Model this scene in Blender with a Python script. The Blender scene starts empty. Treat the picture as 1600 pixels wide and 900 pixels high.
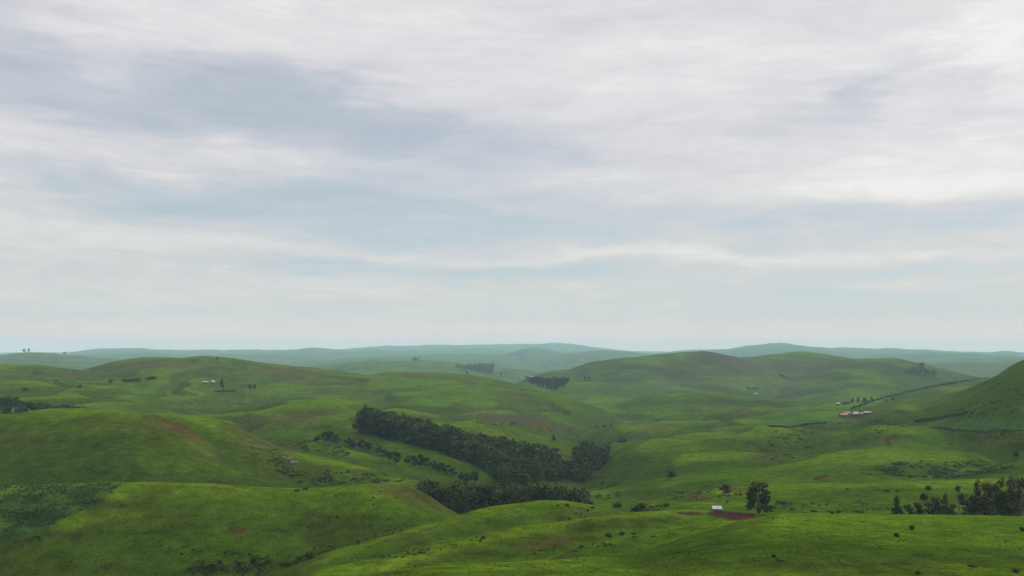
import bpy, math, random
import numpy as np
from mathutils import Vector, Matrix

SC = bpy.context.scene
F = 1600 * 35.0 / 36.0          # focal length in photo pixels (photo is 1600 px wide)
HOR = 548.0                     # eye level in photo pixels
random.seed(7)
RNG = np.random.default_rng(7)

# ------------------------------------------------------------------ camera
cd = bpy.data.cameras.new("camera")
cam = bpy.data.objects.new("camera", cd)
SC.collection.objects.link(cam)
cd.lens = 35.0
cd.sensor_width = 36.0
cd.shift_y = (HOR - 450.0) / 1600.0
cd.clip_start = 0.5
cd.clip_end = 90000.0
cam.location = (0, 0, 0)
cam.rotation_euler = (math.radians(90), 0, 0)
SC.camera = cam

# ------------------------------------------------------------------ world
SUN_EL, SUN_AZ = math.radians(18), math.radians(50)     # azimuth clockwise from +Y (to the right)
world = bpy.data.worlds.new("World")
SC.world = world
world.use_nodes = True


class NT:
    """small helper to write node maths"""
    def __init__(s, tree):
        s.t = tree

    def node(s, kind, **kw):
        n = s.t.nodes.new(kind)
        for k, v in kw.items():
            setattr(n, k, v)
        return n

    def put(s, sock, v):
        if isinstance(v, bpy.types.NodeSocket):
            s.t.links.new(v, sock)
        else:
            sock.default_value = v

    def m(s, op, a, b=None, c=None, clamp=False):
        n = s.node('ShaderNodeMath', operation=op, use_clamp=clamp)
        s.put(n.inputs[0], a)
        if b is not None:
            s.put(n.inputs[1], b)
        if c is not None:
            s.put(n.inputs[2], c)
        return n.outputs[0]

    def mix(s, fac, a, b, blend='MIX'):
        n = s.node('ShaderNodeMix', data_type='RGBA', blend_type=blend)
        s.put(n.inputs[0], fac)
        for i, v in ((6, a), (7, b)):
            if isinstance(v, tuple) and len(v) == 3:
                v = v + (1,)
            s.put(n.inputs[i], v)
        return n.outputs[2]

    def noise(s, vec, scale, detail=4, rough=0.5, lac=2.0, dist=0.0):
        n = s.node('ShaderNodeTexNoise')
        s.put(n.inputs['Vector'], vec)
        n.inputs['Scale'].default_value = scale
        n.inputs['Detail'].default_value = detail
        n.inputs['Roughness'].default_value = rough
        n.inputs['Lacunarity'].default_value = lac
        n.inputs['Distortion'].default_value = dist
        return n.outputs['Fac']

    def comb(s, x, y, z):
        n = s.node('ShaderNodeCombineXYZ')
        s.put(n.inputs[0], x)
        s.put(n.inputs[1], y)
        s.put(n.inputs[2], z)
        return n.outputs[0]

    def ramp(s, fac, stops, interp='LINEAR'):
        n = s.node('ShaderNodeValToRGB')
        cr = n.color_ramp
        cr.interpolation = interp
        while len(cr.elements) < len(stops):
            cr.elements.new(0.5)
        for e, (p, c) in zip(cr.elements, stops):
            e.position = p
            e.color = tuple(c) + (1,) if len(c) == 3 else c
        s.put(n.inputs[0], fac)
        return n.outputs[0]


def build_world():
    t = world.node_tree
    t.nodes.clear()
    g = NT(t)
    out = g.node('ShaderNodeOutputWorld')
    bg = g.node('ShaderNodeBackground')
    t.links.new(bg.outputs[0], out.inputs[0])
    bg.inputs[1].default_value = 0.1
    sky = g.node('ShaderNodeTexSky', sky_type='NISHITA', sun_disc=False)
    sky.sun_elevation = SUN_EL
    sky.sun_rotation = SUN_AZ
    sky.altitude = 1500
    sky.air_density = 1.0
    sky.dust_density = 1.5
    tc = g.node('ShaderNodeTexCoord')
    sep = g.node('ShaderNodeSeparateXYZ')
    t.links.new(tc.outputs['Generated'], sep.inputs[0])
    x, y, z = sep.outputs
    az = g.m('ARCTAN2', x, y)
    el = g.m('ARCSINE', z)
    # cloud-deck coordinates: the deck recedes to the horizon
    zz = g.m('ADD', g.m('MAXIMUM', z, 0.0), 0.09)
    px = g.m('DIVIDE', x, zz)
    py = g.m('DIVIDE', y, zz)
    deck = g.comb(px, py, 0.0)
    # gentle warping of the broad cloud fields
    streak = g.comb(g.m('MULTIPLY', az, 3.2), g.m('MULTIPLY', el, 17.0), 0.0)
    w1 = g.m('SUBTRACT', g.noise(streak, 1.6, 5, 0.55), 0.5)
    w2 = g.m('SUBTRACT', g.noise(g.comb(g.m('MULTIPLY', az, 4.0), g.m('MULTIPLY', el, 13.0), 7.3), 1.7, 5, 0.55), 0.5)
    azw = g.m('MULTIPLY_ADD', w1, 0.45, az)
    elw = g.m('MULTIPLY_ADD', g.m('MULTIPLY', w2, g.m('MULTIPLY_ADD', el, 0.55, 0.01)), 0.9, el)
    # tilt: the left-hand bands slope gently down to the right
    base = g.m('MULTIPLY_ADD', g.m('SUBTRACT', g.noise(deck, 0.9, 6, 0.6, dist=0.5), 0.5), 0.33, 0.625)
    fine = g.noise(g.comb(g.m('MULTIPLY', az, 6.0), g.m('MULTIPLY_ADD', az, 2.0, g.m('MULTIPLY', el, 44.0)), 3.1), 1.5, 5, 0.55, dist=0.9)
    fine2 = g.noise(g.comb(g.m('MULTIPLY', az, 9.0), g.m('MULTIPLY', el, 30.0), 9.7), 1.8, 6, 0.6, dist=0.8)
    tone = g.m('MULTIPLY_ADD', g.m('SUBTRACT', fine, 0.5), 0.36, base)
    tone = g.m('MULTIPLY_ADD', g.m('SUBTRACT', fine2, 0.5), 0.29, tone)
    wisp = g.noise(g.comb(g.m('MULTIPLY_ADD', w1, .5, g.m('MULTIPLY', az, 12.0)), g.m('MULTIPLY', el, 95.0), 5.5), 2.2, 5, 0.65, dist=1.0)
    tone = g.m('MULTIPLY_ADD', g.m('SUBTRACT', wisp, 0.5), 0.15, tone)

    def blob(acc, X, Y, rx, ry, amp, tilt=0.0):
        a0 = math.atan((X - 800) / F)
        e0 = math.atan((HOR - Y) / F * math.cos(a0))
        sa, se = rx / F, ry / F
        da = g.m('SUBTRACT', azw, a0)
        de = g.m('SUBTRACT', elw, e0)
        if tilt:
            de = g.m('MULTIPLY_ADD', da, tilt, de)
        q = g.m('ADD', g.m('POWER', g.m('ABSOLUTE', g.m('DIVIDE', da, sa)), 2.0),
                g.m('POWER', g.m('ABSOLUTE', g.m('DIVIDE', de, se)), 2.0))
        return g.m('MULTIPLY_ADD', g.m('POWER', 2.718, g.m('MULTIPLY', q, -1.0)), amp, acc)

    for b in [
        # broad bluish-grey bank on the left and its lower band
        (230, 150, 420, 62, -0.33, 0.10), (600, 210, 300, 48, -0.24, 0.12), (330, 312, 310, 40, -0.30, 0.08), (200, 245, 260, 16, 0.14, 0.02), (430, 255, 200, 14, 0.10, 0.04),
        (760, 340, 300, 50, -0.22, 0.05), (600, 425, 210, 15, -0.24, 0.0), (870, 430, 150, 12, -0.16, 0.0),
        # bright top and right
        (260, 15, 260, 60, 0.16, 0), (900, 60, 500, 120, 0.14, 0), (1560, 90, 170, 100, 0.34, 0),
        (1180, 90, 260, 60, 0.12, 0), (1330, 280, 260, 60, 0.24, -0.1), (1560, 300, 130, 60, 0.20, 0),
        (960, 292, 130, 20, 0.20, 0),
        # lilac-grey knots at the upper right
        (1370, 135, 110, 32, -0.26, -0.15), (1250, 175, 120, 24, -0.14, -0.15), (1530, 145, 60, 20, -0.20, 0),
        (1500, 205, 70, 35, -0.18, -0.2), (1480, 18, 130, 22, -0.10, 0), (920, 15, 120, 30, -0.08, 0),
        # blue gaps lower right
        (1250, 348, 110, 28, -0.36, 0), (1440, 350, 60, 24, -0.30, 0), (1420, 418, 300, 16, -0.14, 0),
        (1320, 456, 260, 15, -0.26, 0), (1100, 310, 110, 40, -0.10, 0), (1480, 500, 260, 30, -0.12, 0),
        # cream streaks above the horizon
        (740, 407, 130, 9, 0.16, 0), (1020, 402, 170, 11, 0.24, 0), (1450, 442, 190, 12, 0.24, 0),
        (1290, 398, 200, 9, 0.20, 0), (60, 345, 260, 34, 0.10, 0.12), (450, 396, 220, 16, 0.07, 0.05),
        (150, 480, 500, 45, 0.08, 0), (800, 490, 400, 40, 0.06, 0),
    ]:
        tone = blob(tone, *b)
    # lower sky calms down in the haze
    calm = g.m('SUBTRACT', 1.0, g.m('DIVIDE', g.m('MAXIMUM', el, 0.0), 0.075), clamp=True)
    calm = g.m('MULTIPLY', calm, 0.85)
    tone = g.m('ADD', g.m('MULTIPLY', tone, g.m('SUBTRACT', 1.0, calm)), g.m('MULTIPLY', calm, 0.62))
    K = 10.0
    hz = g.m('SUBTRACT', 1.0, g.m('DIVIDE', g.m('MAXIMUM', el, 0.0), 0.035), clamp=True)
    col_hi = g.ramp(tone, [(0.0, (.47, .525, .60)), (0.25, (.53, .57, .632)), (0.42, (.60, .618, .672)), (0.60, (.69, .682, .714)),
                           (0.80, (.76, .755, .77)), (1.0, (.90, .875, .885))])
    col_lo = g.ramp(tone, [(0.0, (.43, .54, .58)), (0.25, (.475, .60, .63)), (0.42, (.545, .64, .655)), (0.60, (.64, .65, .625)),
                           (0.80, (.76, .745, .69)), (1.0, (.90, .86, .78))])
    lowf = g.m('SUBTRACT', 1.0, g.m('DIVIDE', el, 0.20), clamp=True)
    cloud = g.mix(lowf, col_hi, col_lo)
    # thin bright air at the skyline
    cloud = g.mix(1.0, cloud, g.mix(hz, (1, 1, 1), (1.68, 1.16, 1.05)), 'MULTIPLY')
    # the deck is brighter overhead, above the frame
    up = g.m('MULTIPLY_ADD', g.m('MAXIMUM', g.m('SUBTRACT', z, 0.33), 0.0), 2.1, 1.0)
    sc = g.node('ShaderNodeVectorMath', operation='SCALE')
    t.links.new(cloud, sc.inputs[0])
    g.put(sc.inputs['Scale'], g.m('MULTIPLY', up, K))
    cover = g.m('MULTIPLY_ADD', tone, 0.3, 0.78, clamp=True)
    final = g.mix(cover, sky.outputs[0], sc.outputs[0])
    t.links.new(final, bg.inputs[0])


build_world()

# ------------------------------------------------------------------ sun behind the cloud
sd = bpy.data.lights.new("sun", 'SUN')
sun = bpy.data.objects.new("sun", sd)
SC.collection.objects.link(sun)
sd.energy = 3.0
sd.angle = math.radians(10)
sd.color = (1.0, 0.95, 0.87)
dirv = Vector((math.sin(SUN_AZ) * math.cos(SUN_EL), math.cos(SUN_AZ) * math.cos(SUN_EL), math.sin(SUN_EL)))
sun.rotation_euler = dirv.to_track_quat('Z', 'Y').to_euler()

SC.view_settings.view_transform = 'Standard'
SC.view_settings.look = 'None'
SC.view_settings.exposure = 0.0
SC.view_settings.gamma = 1.0
SC.render.engine = 'CYCLES'
SC.cycles.max_bounces = 4
SC.cycles.use_adaptive_sampling = False
SC.cycles.denoising_prefilter = 'ACCURATE'
SC.cycles.denoising_quality = 'HIGH'
SC.cycles.diffuse_bounces = 2
SC.cycles.volume_bounces = 0
SC.cycles.transparent_max_bounces = 4


# ------------------------------------------------------------------ helpers
def tag(o, label=None, cat=None, group=None, kind=None):
    if label:
        o["label"] = label
    if cat:
        o["category"] = cat
    if group:
        o["group"] = group
    if kind:
        o["kind"] = kind
    return o


def link(o, parent=None):
    SC.collection.objects.link(o)
    if parent:
        o.parent = parent
    return o


def mesh_np(name, verts, faces, mats, smooth=False, mat_idx=None):
    """mesh from arrays; faces is (n,3) or (n,4)"""
    me = bpy.data.meshes.new(name)
    verts = np.asarray(verts, np.float32)
    faces = np.asarray(faces, np.int32)
    k = faces.shape[1]
    me.vertices.add(len(verts))
    me.vertices.foreach_set("co", verts.ravel())
    me.loops.add(faces.size)
    me.loops.foreach_set("vertex_index", faces.ravel())
    me.polygons.add(len(faces))
    me.polygons.foreach_set("loop_start", np.arange(0, faces.size, k, dtype=np.int32))
    me.polygons.foreach_set("loop_total", np.full(len(faces), k, np.int32))
    if smooth:
        me.polygons.foreach_set("use_smooth", np.ones(len(faces), bool))
    for m in mats:
        me.materials.append(m)
    if mat_idx is not None:
        me.polygons.foreach_set("material_index", np.asarray(mat_idx, np.int32))
    me.update(calc_edges=True)
    return me


def add_color(me, cols):
    a = me.attributes.new("tint", 'FLOAT_COLOR', 'POINT')
    c = np.ones((len(cols), 4), np.float32)
    c[:, :3] = cols
    a.data.foreach_set("color", c.ravel())


# value-gradient noise in numpy
PERM = RNG.permutation(512)
GRAD = np.stack([np.cos(np.arange(64) / 64 * 2 * np.pi), np.sin(np.arange(64) / 64 * 2 * np.pi)], 1)


def pnoise(x, y, seed=0):
    xi = np.floor(x).astype(np.int64)
    yi = np.floor(y).astype(np.int64)
    xf, yf = x - xi, y - yi

    def gr(ix, iy, fx, fy):
        h = PERM[(PERM[(ix + seed * 17) & 511] + iy + seed * 31) & 511] & 63
        v = GRAD[h]
        return v[..., 0] * fx + v[..., 1] * fy
    u = xf * xf * xf * (xf * (xf * 6 - 15) + 10)
    v = yf * yf * yf * (yf * (yf * 6 - 15) + 10)
    a = gr(xi, yi, xf, yf)
    b = gr(xi + 1, yi, xf - 1, yf)
    c = gr(xi, yi + 1, xf, yf - 1)
    d = gr(xi + 1, yi + 1, xf - 1, yf - 1)
    return ((a + (b - a) * u) + ((c + (d - c) * u) - (a + (b - a) * u)) * v) * 1.5


def sstep(a, b, x):
    t = np.clip((x - a) / (b - a), 0, 1)
    return t * t * (3 - 2 * t)


# ------------------------------------------------------------------ terrain: one height function
# every ridge: crest points (bearing as photo column, elevation as photo row, depth in m), front (fraction, drop), back (fraction, drop)
RIDGES = []
U = np.arange(-1500.0, 3100.0, 4.0)


def ridge(pts, front, back, r=0.3, le=0.35, re=0.35, sm=9.0):
    pts = sorted(pts)
    xs = np.array([p[0] for p in pts], float)
    ys = np.array([p[1] for p in pts], float)
    ds = np.array([p[2] for p in pts], float)
    Yt = np.interp(U, xs, ys)
    Dt = np.interp(U, xs, ds)
    Yt = Yt + np.minimum(np.maximum(xs[0] - U, 0) * le, 260) + np.minimum(np.maximum(U - xs[-1], 0) * re, 260)
    n = int(sm * 3 / 4) + 1
    kx = np.arange(-n, n + 1) * 4.0
    kr = np.exp(-0.5 * (kx / sm) ** 2)
    kr /= kr.sum()
    Yt = np.convolve(np.pad(Yt, n, mode='edge'), kr, mode='valid')
    Dt = np.convolve(np.pad(Dt, n, mode='edge'), kr, mode='valid')
    RIDGES.append((Yt, Dt, front, back, r))


def P(D, *xy):
    return [(a[0], a[1], a[2] if len(a) > 2 else D) for a in xy]


# near slope on the right
ridge(P(0, (560, 902, 205), (650, 886, 225), (750, 879, 243), (800, 878, 250), (900, 870, 262), (1000, 860, 280), (1037, 850, 290),
        (1075, 837, 300), (1112, 827, 310), (1150, 815, 322), (1187, 807, 330), (1215, 801.5, 335), (1300, 803, 338), (1400, 804, 340),
        (1600, 806, 345)), (.43, 96), (.2, 50), r=.22, re=0.02, sm=7)
ridge(P(0, (867, 872, 292), (912, 852, 302), (950, 841, 310), (1000, 836, 320), (1050, 827, 330), (1100, 817, 340), (1125, 812, 345),
        (1160, 812, 348)), (.08, 27), (.1, 13), sm=7)
ridge(P(0, (487, 892, 285), (575, 875, 300), (637, 860, 315), (700, 847, 325), (750, 835, 333), (800, 822, 342), (862, 815, 350),
        (925, 806, 360), (985, 800, 370), (1040, 798, 378), (1075, 796, 382), (1112, 798, 385), (1150, 803, 388), (1190, 806, 390)),
      (.14, 57), (.1, 16), sm=7)
ridge(P(0, (470, 882, 318), (512, 862, 328), (560, 850, 340), (620, 832, 355), (650, 824, 362), (700, 810, 375), (750, 795, 390),
        (800, 787, 402), (850, 781, 412), (887, 781, 418), (925, 787, 422), (955, 794, 425), (985, 801, 428)), (.095, 38), (.14, 42), sm=7)
ridge(P(450, (990, 800), (1030, 791), (1080, 786), (1160, 785), (1260, 788), (1400, 792), (1600, 796)), (.12, 16), (.08, 5), re=0.0)
# left near hill with the crop field
ridge(P(425, (-300, 770), (0, 757), (100, 756), (175, 755), (250, 753), (325, 756), (400, 762), (450, 765), (487, 765), (525, 762), (575, 757),
        (600, 756), (625, 757), (650, 764), (675, 777), (695, 791), (712, 802)), (.2, 132), (.2, 50), r=.22, le=0.02, sm=6)
# left big hill
ridge(P(0, (-300, 660, 640), (0, 641, 630), (50, 639, 630), (125, 639, 625), (175, 641, 620), (225, 646, 615), (250, 655, 610), (287, 670, 600),
        (325, 691, 590), (375, 725, 570), (400, 741, 560), (425, 752, 552), (450, 764, 548)), (.24, 122), (.13, 36), r=.25, le=0.02, sm=6)
ridge(P(0, (200, 650, 715), (225, 646, 712), (275, 647, 708), (312, 650, 702), (350, 658, 692), (400, 680, 680), (437, 699, 668), (475, 710, 655),
        (525, 721, 640), (600, 736, 620), (680, 756, 605), (720, 768, 600)), (.2, 62), (.09, 10))
ridge(P(0, (405, 686, 770), (437, 682, 755), (475, 680, 745), (500, 684, 738), (550, 700, 722), (600, 717, 705), (637, 731, 692), (675, 741, 682),
        (720, 751, 672), (760, 759, 664), (800, 768, 656)), (.08, 30), (.1, 22))
# slope that carries the plantation
ridge(P(0, (280, 652, 1050), (312, 646, 1065), (350, 640, 1080), (400, 631, 1100), (450, 626, 1110), (500, 624, 1110), (525, 624, 1105),
        (575, 627, 1095), (625, 635, 1080), (662, 642, 1065), (712, 649, 1045), (750, 657, 1025), (800, 669, 1000), (850, 683, 980), (900, 700, 960)),
      (.34, 92), (.14, 32))
ridge(P(0, (690, 657, 1320), (712, 652, 1310), (750, 641, 1290), (800, 641, 1270), (825, 648, 1260), (850, 659, 1240), (882, 671, 1220), (905, 680, 1210)),
      (.16, 40), (.14, 22))
# long middle hill on the left
ridge(P(0, (40, 592, 1900), (100, 583, 1940), (150, 573.5, 1970), (175, 565, 1990), (212, 559, 2000), (250, 555.5, 2000), (300, 555.5, 2000), (350, 557.5, 2000),
        (400, 565, 2000), (450, 571, 1990), (500, 576, 1980), (550, 580, 1970), (600, 581, 1950), (650, 581.5, 1930), (700, 584, 1900), (750, 588.5, 1870),
        (800, 598, 1830), (850, 611, 1780), (900, 625, 1720), (930, 636, 1690)), (.34, 70), (.2, 25), le=.12)
ridge(P(1850, (-300, 560), (0, 567), (50, 570), (100, 575), (150, 580), (220, 588)), (.5, 76), (.2, 25), le=0.02, re=.12)
# right-hand folds
ridge(P(0, (895, 640, 1750), (920, 631, 1760), (975, 625, 1770), (1025, 616, 1780), (1075, 612, 1780), (1125, 613, 1780), (1175, 617, 1780),
        (1250, 621, 1770), (1300, 627, 1750), (1340, 636, 1720)), (.14, 31), (.12, 14))
ridge(P(1450, (985, 661), (1050, 648), (1100, 641), (1150, 636), (1200, 634), (1300, 633), (1400, 631), (1500, 640)), (.14, 21), (.12, 10))
ridge(P(1220, (938, 674), (962, 665), (1025, 659), (1100, 656), (1150, 654), (1200, 647), (1250, 644), (1320, 643), (1400, 640), (1500, 642)),
      (.16, 25), (.1, 10))
ridge(P(0, (905, 772, 760), (922, 748, 830), (945, 718, 870), (960, 707, 890), (985, 693, 910), (1012, 685, 930), (1050, 680, 950), (1100, 675, 960),
        (1150, 670, 970), (1200, 664, 985), (1240, 662, 990), (1275, 672, 980)), (.34, 98), (.12, 14), le=.8, sm=16)
ridge(P(880, (1240, 704), (1290, 685), (1320, 679), (1350, 669), (1380, 665), (1450, 668), (1520, 673), (1600, 684)), (.22, 52), (.1, 12), re=0.05)
ridge(P(0, (870, 779, 640), (912, 766, 640), (975, 760, 640), (1025, 751, 642), (1062, 744, 645), (1100, 737, 650), (1150, 732, 655), (1200, 730, 660),
        (1240, 722, 680), (1275, 712, 700), (1320, 706, 710), (1400, 702, 715), (1500, 706, 715), (1600, 714, 710)), (.19, 40), (.12, 13), re=0.02)
ridge(P(0, (950, 797, 500), (1012, 781, 508), (1050, 775, 512), (1087, 766, 518), (1125, 760, 522), (1200, 755, 528), (1275, 752, 530), (1375, 751, 530),
        (1450, 749, 530), (1525, 746.5, 530), (1600, 745, 530)), (.14, 34), (.08, 13), re=0.0, sm=7)
ridge(P(580, (1470, 752), (1500, 740), (1525, 733), (1562, 726), (1600, 717), (1700, 700)), (.08, 24), (.08, 14), re=0.0)
ridge(P(0, (1290, 646, 1260), (1350, 637, 1240), (1400, 628, 1210), (1440, 621, 1180), (1462, 616, 1160), (1500, 607, 1130), (1525, 597, 1110), (1550, 586, 1095),
        (1575, 574, 1080), (1600, 562, 1065), (1650, 540, 1040), (1720, 515, 1010), (1850, 500, 1000)), (.34, 105), (.14, 30), re=0.05)
ridge(P(1750, (1290, 638), (1362, 628), (1400, 617), (1437, 608), (1462, 602), (1500, 597), (1542, 591), (1600, 586), (1700, 580)), (.14, 24), (.12, 12), re=0.0)
# brown hills
ridge(P(3200, (825, 592), (850, 581), (900, 574), (925, 566), (975, 558), (1025, 553), (1075, 550), (1112, 547.5), (1127, 549.5), (1150, 557), (1175, 565),
        (1200, 572), (1250, 583), (1300, 592)), (.31, 74), (.15, 14), sm=7, re=.15)
ridge(P(2950, (912, 596), (940, 588), (965, 579), (1000, 571), (1020, 567)), (.07, 13), (.05, 7), sm=7)
ridge(P(2800, (962, 602), (1000, 591), (1035, 581), (1060, 576)), (.07, 12), (.05, 7), sm=7)
ridge(P(2650, (1035, 592), (1080, 583), (1130, 581), (1180, 584), (1230, 592)), (.09, 14), (.05, 5), sm=7)
ridge(P(2400, (780, 597), (830, 594), (890, 599), (925, 597), (950, 598.5), (1000, 606), (1037, 615)), (.16, 22), (.08, 5))
ridge(P(3500, (1040, 585), (1080, 578), (1120, 567), (1150, 560), (1200, 555), (1237, 550), (1262, 550), (1300, 554.5), (1325, 560), (1360, 566), (1420, 575)), (.33, 72), (.15, 12), sm=7, le=.15, re=.15)
ridge(P(3000, (1200, 590), (1260, 576), (1300, 565), (1330, 560), (1375, 559.5), (1400, 561), (1425, 566), (1450, 571), (1475, 578), (1525, 588), (1570, 598)),
      (.35, 56), (.12, 10), sm=7, le=.15)
ridge(P(2700, (1190, 598), (1230, 588), (1270, 581), (1310, 582), (1350, 588), (1400, 594)), (.1, 14), (.06, 5), sm=7)
ridge(P(5500, (1400, 569), (1437, 567.5), (1500, 566.5), (1600, 565), (1700, 563)), (.3, 25), (.1, 8), re=0.0)
# minor spurs and folds
ridge(P(1550, (330, 606), (400, 599), (470, 597), (540, 601), (600, 611)), (.08, 11), (.05, 5))
ridge(P(1480, (560, 619), (640, 610.5), (720, 611), (790, 619), (840, 632)), (.08, 11), (.05, 5))
ridge(P(1200, (-80, 600), (40, 595), (110, 597), (180, 604), (240, 616)), (.08, 11), (.05, 5))
ridge(P(1640, (120, 588), (180, 577), (250, 571.5), (310, 575), (360, 584)), (.08, 10), (.05, 5))
ridge(P(900, (1480, 652), (1530, 622), (1580, 593), (1620, 571)), (.07, 17), (.05, 9))
ridge(P(780, (1000, 709), (1060, 699), (1120, 695), (1180, 698), (1230, 708)), (.07, 13), (.05, 6))
ridge(P(9000, (240, 562), (300, 556), (360, 553), (430, 554), (500, 558)), (.15, 12), (.06, 5), sm=5)
ridge(P(11000, (380, 556), (460, 551), (540, 549.5), (620, 551), (700, 553)), (.12, 10), (.06, 5), sm=5)
ridge(P(8800, (560, 562), (640, 555), (720, 552), (780, 554), (830, 560)), (.15, 12), (.06, 5), sm=5)
ridge(P(10000, (850, 560), (900, 555), (960, 553), (1010, 556)), (.15, 10), (.06, 5), sm=5)
ridge(P(9500, (1130, 556), (1190, 549), (1240, 547), (1290, 549), (1330, 553)), (.15, 12), (.06, 5), sm=5)
ridge(P(8500, (1330, 560), (1400, 553), (1460, 550.5), (1530, 553), (1590, 556)), (.15, 12), (.06, 5), sm=5)
ridge(P(7000, (1450, 566), (1520, 559.5), (1600, 557), (1700, 558)), (.15, 12), (.06, 5), sm=5, re=0.0)
ridge(P(9000, (100, 560), (150, 553), (200, 551), (260, 553), (320, 560)), (.15, 12), (.06, 5), sm=5)
# far hills
ridge(P(6000, (-200, 560), (0, 554), (37, 551), (70, 550), (100, 554), (150, 558), (187, 562), (250, 574)), (.35, 30), (.1, 8), le=0.02, sm=6)
ridge(P(5000, (380, 580), (450, 574), (512, 571), (550, 566), (587, 563), (625, 565), (662, 562), (700, 564), (750, 570), (800, 576), (850, 583)),
      (.3, 26), (.1, 8), sm=7)
ridge(P(7500, (420, 572), (470, 566), (540, 560), (600, 557), (680, 559), (740, 561), (780, 565)), (.2, 14), (.1, 5), sm=7)
ridge(P(10500, (775, 556), (800, 550), (815, 545), (826, 542.5), (838, 542.5), (855, 546), (880, 552), (930, 562)), (.35, 36), (.1, 10), sm=5)
ridge(P(9500, (850, 556), (900, 551), (937, 546.5), (975, 547.5), (1007, 551.5), (1060, 556)), (.35, 30), (.1, 8), sm=6)
ridge(P(13500, (85, 558), (100, 553), (112, 549.5), (150, 545.5), (212, 544.5), (222, 543.8), (237, 545.5), (325, 547.5), (400, 546.5), (450, 546.5), (482, 544),
        (505, 544.5), (537, 546.5), (570, 546.5), (585, 544.3), (600, 547), (700, 547.5), (725, 546), (740, 544), (762, 545.5), (800, 547), (850, 549),
        (912, 550)), (.38, 28), (.15, 8), sm=4, le=0.5)
ridge(P(13000, (1030, 552), (1060, 548), (1100, 546), (1137, 545), (1162, 541), (1200, 537.5), (1225, 536), (1250, 540), (1275, 542), (1300, 544), (1325, 543),
        (1375, 546), (1387, 544), (1425, 546), (1450, 546), (1500, 550), (1550, 550.5), (1570, 548), (1600, 552), (1700, 548)), (.42, 26), (.15, 8), sm=4, re=0.0)
ridge(P(17500, (500, 549), (562, 543), (600, 540.5), (650, 540), (700, 539), (800, 538), (840, 537), (862, 535.5), (887, 536.5), (912, 540), (937, 544),
        (980, 549), (1050, 550)), (.25, 12), (.1, 6), sm=4, le=0.05, re=0.03)


def coords(x, y):
    r = np.hypot(x, y)
    az = np.arctan2(x, y)
    A0 = 0.95
    a = np.abs(az)
    e = np.where(a <= A0, az, np.sign(az) * A0 * (np.pi - a) / (np.pi - A0))
    return 800 + F * np.tan(e), r * np.cos(e)


def height(x, y):
    x = np.asarray(x, float)
    y = np.asarray(y, float)
    u, d = coords(x, y)
    k = 0.5 + 0.0006 * d
    uf = (u - U[0]) / 4.0
    ui = np.clip(uf.astype(int), 0, len(U) - 2)
    fr = np.clip(uf - ui, 0, 1)
    zs = [-1.75 - 0.245 * d]                # the hill under the camera
    zmax = zs[0].copy()
    for Yt, Dt, fw, bk, r in RIDGES:
        Y = Yt[ui] * (1 - fr) + Yt[ui + 1] * fr
        D = Dt[ui] * (1 - fr) + Dt[ui + 1] * fr
        s = np.where(d < D, D / d - 1, (d - D) / D)
        w = np.where(d < D, fw[0] / (1 - fw[0]), bk[0])
        p = np.where(d < D, fw[1], bk[1])
        q = s / w
        drop = p * (np.sqrt(1 + (q / r) ** 2) - 1) / (math.sqrt(1 + 1 / r ** 2) - 1)
        z = -d * (Y + drop - HOR) / F
        zs.append(z)
        np.maximum(zmax, z, out=zmax)
    zf = -122.0 + 90.0 * sstep(4000, 20000, d)
    np.maximum(zmax, zf, out=zmax)
    acc = np.exp((zf - zmax) / k)
    for z in zs:
        acc += np.exp(np.maximum((z - zmax) / k, -60))
    z = zmax + k * np.log(acc)
    # natural unevenness
    amp = sstep(120, 500, d)
    n = (0.9 + 1.3 * sstep(550, 900, d)) * amp * pnoise(x / 170.0, y / 170.0, 1)
    n += 0.45 * amp * pnoise(x / 62.0, y / 62.0, 2)
    n += 0.20 * sstep(60, 200, d) * pnoise(x / 23.0, y / 23.0, 3)
    n += 0.09 * pnoise(x / 8.0, y / 8.0, 4) * (d < 900)
    far = sstep(1100, 2400, d)
    rid = 1 - np.abs(pnoise(x / 330.0 + 0.35 * pnoise(x / 400., y / 400., 9), y / 520.0, 5)) * 2
    n -= far * 7.0 * (1 - sstep(0, .35, np.abs((1 - rid) / 2)))
    n += sstep(1500, 4000, d) * 3.0 * pnoise(x / 120.0, y / 190.0, 6)
    mid = sstep(450, 800, d) * (1 - sstep(1400, 2200, d))
    n += sstep(6000, 12000, d) * (13.0 * pnoise(x / 700.0, y / 900.0, 15) + 7.0 * pnoise(x / 260.0, y / 500.0, 16))
    n += mid * 1.8 * pnoise(x / 45.0, y / 75.0, 17) + far * 3.6 * pnoise(x / 75.0, y / 120.0, 18)
    rid2 = np.abs(pnoise(x / 150.0 + 0.3 * pnoise(x / 90., y / 90., 8), y / 260.0, 7))
    n -= mid * 5.5 * (1 - sstep(0, 0.30, rid2))
    z = z + n
    return z


def hit(px, py, d0=140.0, d1=32000.0):
    """first ground point seen along the ray of a photo pixel -> (x, y, z) or None"""
    d = np.exp(np.linspace(math.log(d0), math.log(d1), 2600))
    x = (px - 800) / F * d
    zr = -(py - HOR) / F * d
    zg = height(x, d)
    i = np.argmax(zg >= zr)
    if zg[i] < zr[i]:
        return None
    return float(x[i]), float(d[i]), float(zg[i])


def at_depth(px, d):
    x = (px - 800) / F * d
    return float(x), float(d), float(height(np.array([x]), np.array([d]))[0])


# ------------------------------------------------------------------ materials
def new_mat(name):
    m = bpy.data.materials.new(name)
    m.use_nodes = True
    t = m.node_tree
    b = t.nodes["Principled BSDF"]
    return m, NT(t), b


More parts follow.
